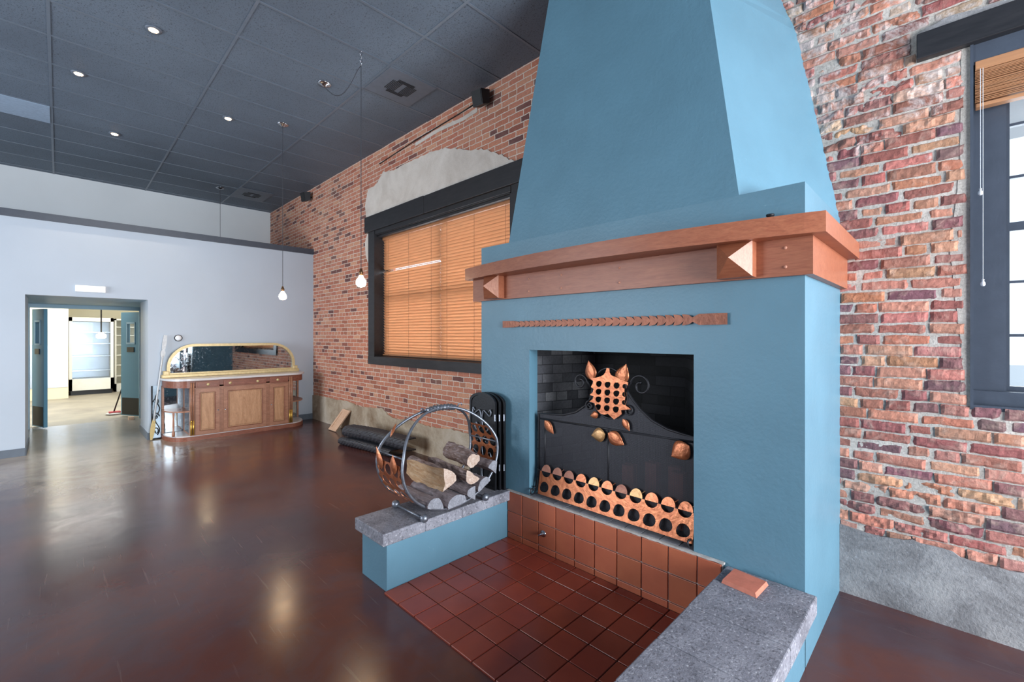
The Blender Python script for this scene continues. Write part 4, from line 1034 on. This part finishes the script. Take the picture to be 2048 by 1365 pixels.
t = thing('round_wall_sensor', 'small round white disc with dark rim on grey wall above the sideboard', 'wall fitting', (G, 1.295, 1.51))
MB().lathe((G, 1.295, 1.515), [(.052, 0), (.052, .015), (.045, .02)], 24, 'X').build('rim', 'iron', t, True)
MB().lathe((G, 1.295, 1.515), [(.042, .0), (.042, .023), (.02, .026)], 24, 'X').build('face', 'white_plastic', t, True)
t = thing('emergency_light', 'lit white rectangular emergency light on the grey wall above the doorway', 'light', (G, .31, 2.2))
MB().box((G, .153, 2.152), (G+.03, .467, 2.247), bev=.008).build('housing', 'white_plastic', t)
MB().box((G+.028, .165, 2.162), (G+.04, .455, 2.237), bev=.006).build('diffuser', 'emerg_on', t)

# items on the floor by the brick wall
t = thing('loose_cabinet_door', 'small raw wood panel door leaning on the concrete plinth', 'cabinet door', (-7.15, 3.2, 0))
def ld(u, v, w_):   # u along X, v up the slope
    return (-7.32+u+v*.75*.42, 3.13+v*.5-w_*.9, v*.86+w_*.35+.004)
def ldb(u0, u1, v0, v1, w0, w1): return MB().hexa([ld(u0, v0, w0), ld(u1, v0, w0), ld(u1, v1, w0), ld(u0, v1, w0), ld(u0, v0, w1), ld(u1, v0, w1), ld(u1, v1, w1), ld(u0, v1, w1)])
m = MB()
for q in ((0, .05, 0, .38), (.22, .27, 0, .38), (.05, .22, 0, .05), (.05, .22, .33, .38)):
    z_ = ldb(q[0], q[1], q[2], q[3], 0, .02); m.add(z_.v, z_.f)
m.build('frame', 'ply', t); ldb(.05, .22, .05, .33, 0, .010).build('panel', 'ply', t)
def mat_roll(name, label, path, x_off, W, z_off=0, y_off=0, hole=0):
    """folded rubber mat: profile in (Y, Z) swept along X"""
    prof = path; n = len(prof); m = MB(); th = .012; NX = 34; vs = []
    for k in range(NX+1):
        X = x_off+W*k/NX
        for i, (y, z) in enumerate(prof):
            a = prof[max(0, i-1)]; b2 = prof[min(n-1, i+1)]; d = Vector((b2[0]-a[0], b2[1]-a[1])); d.normalize(); nrm = Vector((-d.y, d.x))
            r_ = .004*math.sin(k*PI)*0+(.0035 if (k+i) % 2 else -.0015)
            sk = (X-x_off)*.14
            for s_ in (0, 1):
                vs.append((X, y+y_off+sk+nrm.x*(th*s_+r_*s_), z+z_off+nrm.y*(th*s_+r_*s_)+.012*math.sin((X-x_off)/W*PI*1.3)*min(1, z*12)))
    fs = []; st = 2*n
    for k in range(NX):
        for i in range(n-1):
            o_ = k*st+2*i
            fs += [(o_, o_+2, o_+2+st, o_+st), (o_+1, o_+1+st, o_+3+st, o_+3)]
        fs += [(k*st, k*st+st, k*st+st+1, k*st+1), (k*st+2*(n-1), k*st+2*(n-1)+1, k*st+st+2*(n-1)+1, k*st+st+2*(n-1))]
    for k in (0, NX):
        for i in range(n-1): o_ = k*st+2*i; fs.append((o_, o_+1, o_+3, o_+2))
    m.add(vs, fs); return tag(m.build(name, 'mat_rubber', loc=(x_off+W/2, 3.05, 0)), label, 'floor mat', 'folded rubber mats by the brick wall')
def fold(y0, y1, z0, z1, n=8): # flat C fold
    zc = (z0+z1)/2; r_ = (z1-z0)/2
    return [(y1, z0)]+[(y1+(y0-y1)*i/n, z0) for i in range(1, n+1)]+[(y0-r_*math.sin(PI*i/n), zc-r_*math.cos(PI*i/n)) for i in range(1, n)]+[(y0+(y1-y0)*i/n, z1) for i in range(n+1)]
mat_roll('rubber_mat', 'lower black rubber mat lying folded flat on the floor', fold(2.86, 3.04, .014, .085), -6.22, 1.12, 0, -.03)
mat_roll('rubber_mat', 'upper black perforated rubber mat rolled thick on top of the lower one', fold(2.93, 3.03, .13, .26), -6.14, 1.32, 0, -.05)

# ------------------------------------------------------------------ ceiling fittings
def vent(x0, x1, y0, y1, label):
    t = thing('ceiling_vent', label, 'vent', ((x0+x1)/2, (y0+y1)/2, CZ), 'grey ceiling vents')
    MB().box((x0, y0, CZ-.012), (x1, y1, CZ-.004), bev=.003).build('vent_plate', 'grey_trim', t)
    m = MB(); cx_, cy_ = (x0+x1)/2, (y0+y1)/2
    for k in range(4):
        for i in range(7):
            o_ = .03+i*.018
            if k == 0: m.box((cx_-.1, cy_+o_, CZ-.016), (cx_+.1, cy_+o_+.006, CZ-.010))
            if k == 1: m.box((cx_-.1, cy_-o_-.006, CZ-.016), (cx_+.1, cy_-o_, CZ-.010))
            if k == 2 and o_ > .09: m.box((cx_+o_, cy_-.1, CZ-.016), (cx_+o_+.006, cy_+.1, CZ-.010))
            if k == 3 and o_ > .09: m.box((cx_-o_-.006, cy_-.1, CZ-.016), (cx_-o_, cy_+.1, CZ-.010))
    m.build('louvres', 'iron', t)
vent(-4.675, -4.10, 2.39, 2.96, 'square grey ceiling vent nearest the fireplace'); vent(-10.15, -9.43, 2.36, 2.95, 'far grey ceiling vent above the grey partition')
def speaker(x, label):
    t = thing('wall_speaker', label, 'speaker', (x, D, 4.15), 'small black speakers under the ceiling')
    m = MB(); y = D-.13
    m.hexa([(x-.07, y-.02, 4.06), (x+.07, y+.0, 4.06), (x+.09, D-.05, 4.09), (x-.05, D-.05, 4.09), (x-.07, y-.05, 4.22), (x+.07, y-.03, 4.22), (x+.09, D-.05, 4.24), (x-.05, D-.05, 4.24)]); m.build('cabinet', 'plastic_black', t)
    MB().hexa([(x-.062, y-.024, 4.07), (x+.062, y-.006, 4.07), (x+.062, y-.002, 4.07), (x-.062, y-.02, 4.07), (x-.062, y-.054, 4.21), (x+.062, y-.036, 4.21), (x+.062, y-.03, 4.21), (x-.062, y-.05, 4.21)]).build('grille', 'rubber', t)
    MB().tube([(x+.02, D, 4.16), (x+.02, D-.07, 4.16)], .015, 8).build('bracket', 'iron_black', t)
speaker(-3.68, 'small black speaker high on brick near the hood'); speaker(-8.62, 'small black speaker in the far upper corner of the brick wall')
def downlight(x, y, label):
    t = thing('recessed_downlight', label, 'ceiling light', (x, y, CZ), 'lit recessed downlights')
    MB().lathe((x, y, CZ-.012), [(.042, 0), (.062, .002), (.064, .012), (.05, .012)], 20).build('trim_ring', 'grey_trim', t, True)
    MB().lathe((x, y, CZ-.016), [(.034, 0), (.038, .008)], 16).build('lamp', 'spot_on', t, True)
    l = bpy.data.lights.new('downlight_beam', 'SPOT'); l.energy = 60; l.color = (1, .78, .55); l.spot_size = 1.5; l.spot_blend = .6; l.shadow_soft_size = .04
    o = bpy.data.objects.new('downlight_beam', l); C.objects.link(o); o.location = (x, y, CZ-.03)
downlight(-5.14, .60, 'lit recessed ceiling light nearest the camera, largest'); downlight(-6.56, .145, 'lit recessed ceiling light left of all the others')
downlight(-8.17, .535, 'lit recessed ceiling light closest to the grey partition'); downlight(-6.56, 1.51, 'lit recessed ceiling light nearest the bulb pendants')
def canopy(x, y, par):
    MB().lathe((x, y, CZ-.03), [(.012, 0), (.03, .004), (.035, .014), (.055, .018), (.07, .024), (.072, .03)], 22).build('canopy', 'chrome', par, True)
def pendant(x, y, label, can=None, group='bare bulb pendants'):
    t = thing('bulb_pendant', label, 'pendant light', (x, y, CZ), group)
    if can is None: canopy(x, y, t); top = CZ-.03
    else:
        canopy(can[0], can[1], t); top = CZ-.16
        MB().tube([(can[0], can[1], CZ-.03)]+[(can[0]+(x-can[0])*k/12, can[1]+(y-can[1])*k/12, CZ-.03-(.10*(k/12))-.20*math.sin(PI*k/12)) for k in range(1, 12)]+[(x, y, CZ-.16)], .0035, 6).build('swag_cord', 'cord_dark', t, True)
        ch = MB()
        for k in range(4):
            z0 = CZ-.02-k*.033; rr = .012
            ch.tube([(x+(rr*math.cos(a) if k % 2 else 0), y+(0 if k % 2 else rr*math.cos(a)), z0-.018+.02*math.sin(a)) for a in [2*PI*q/10 for q in range(10)]], .0025, 5, closed=True)
        ch.build('chain', 'chrome', t, True)
    MB().tube([(x, y, top), (x, y, 2.20)], .0032, 6).build('cord', 'cord_dark', t)
    MB().lathe((x, y, 2.135), [(.02, 0), (.021, .03), (.014, .045), (.008, .065)], 14).build('socket', 'bronze', t, True)
    MB().lathe((x, y, 2.02), [(.004, 0), (.03, .006), (.045, .025), (.048, .045), (.042, .07), (.024, .095), (.016, .115)], 18).build('bulb', 'bulb', t, True)
    l = bpy.data.lights.new('pendant_glow', 'POINT'); l.energy = 7; l.color = (1, .72, .42); l.shadow_soft_size = .06
    o = bpy.data.objects.new('pendant_glow', l); C.objects.link(o); o.location = (x, y-.0, 1.95)
    return t
pendant(-4.07, 2.05, 'bare lit bulb pendant on a swagged chain, nearest the window', (-4.92, 2.05))
pendant(-6.255, 2.06, 'bare lit bulb pendant in front of the grey partition')
t = thing('far_pendant', 'thin pendant cord dropping behind the grey partition top', 'pendant light', (-9.77, 2.12, CZ), 'bare bulb pendants')
canopy(-9.77, 2.12, t); MB().tube([(-9.77, 2.12, CZ-.03), (-9.77, 2.12, 2.4)], .0032, 6).build('cord', 'cord_dark', t)
for o in bpy.data.objects:
    if '_b' in o: del o['_b']
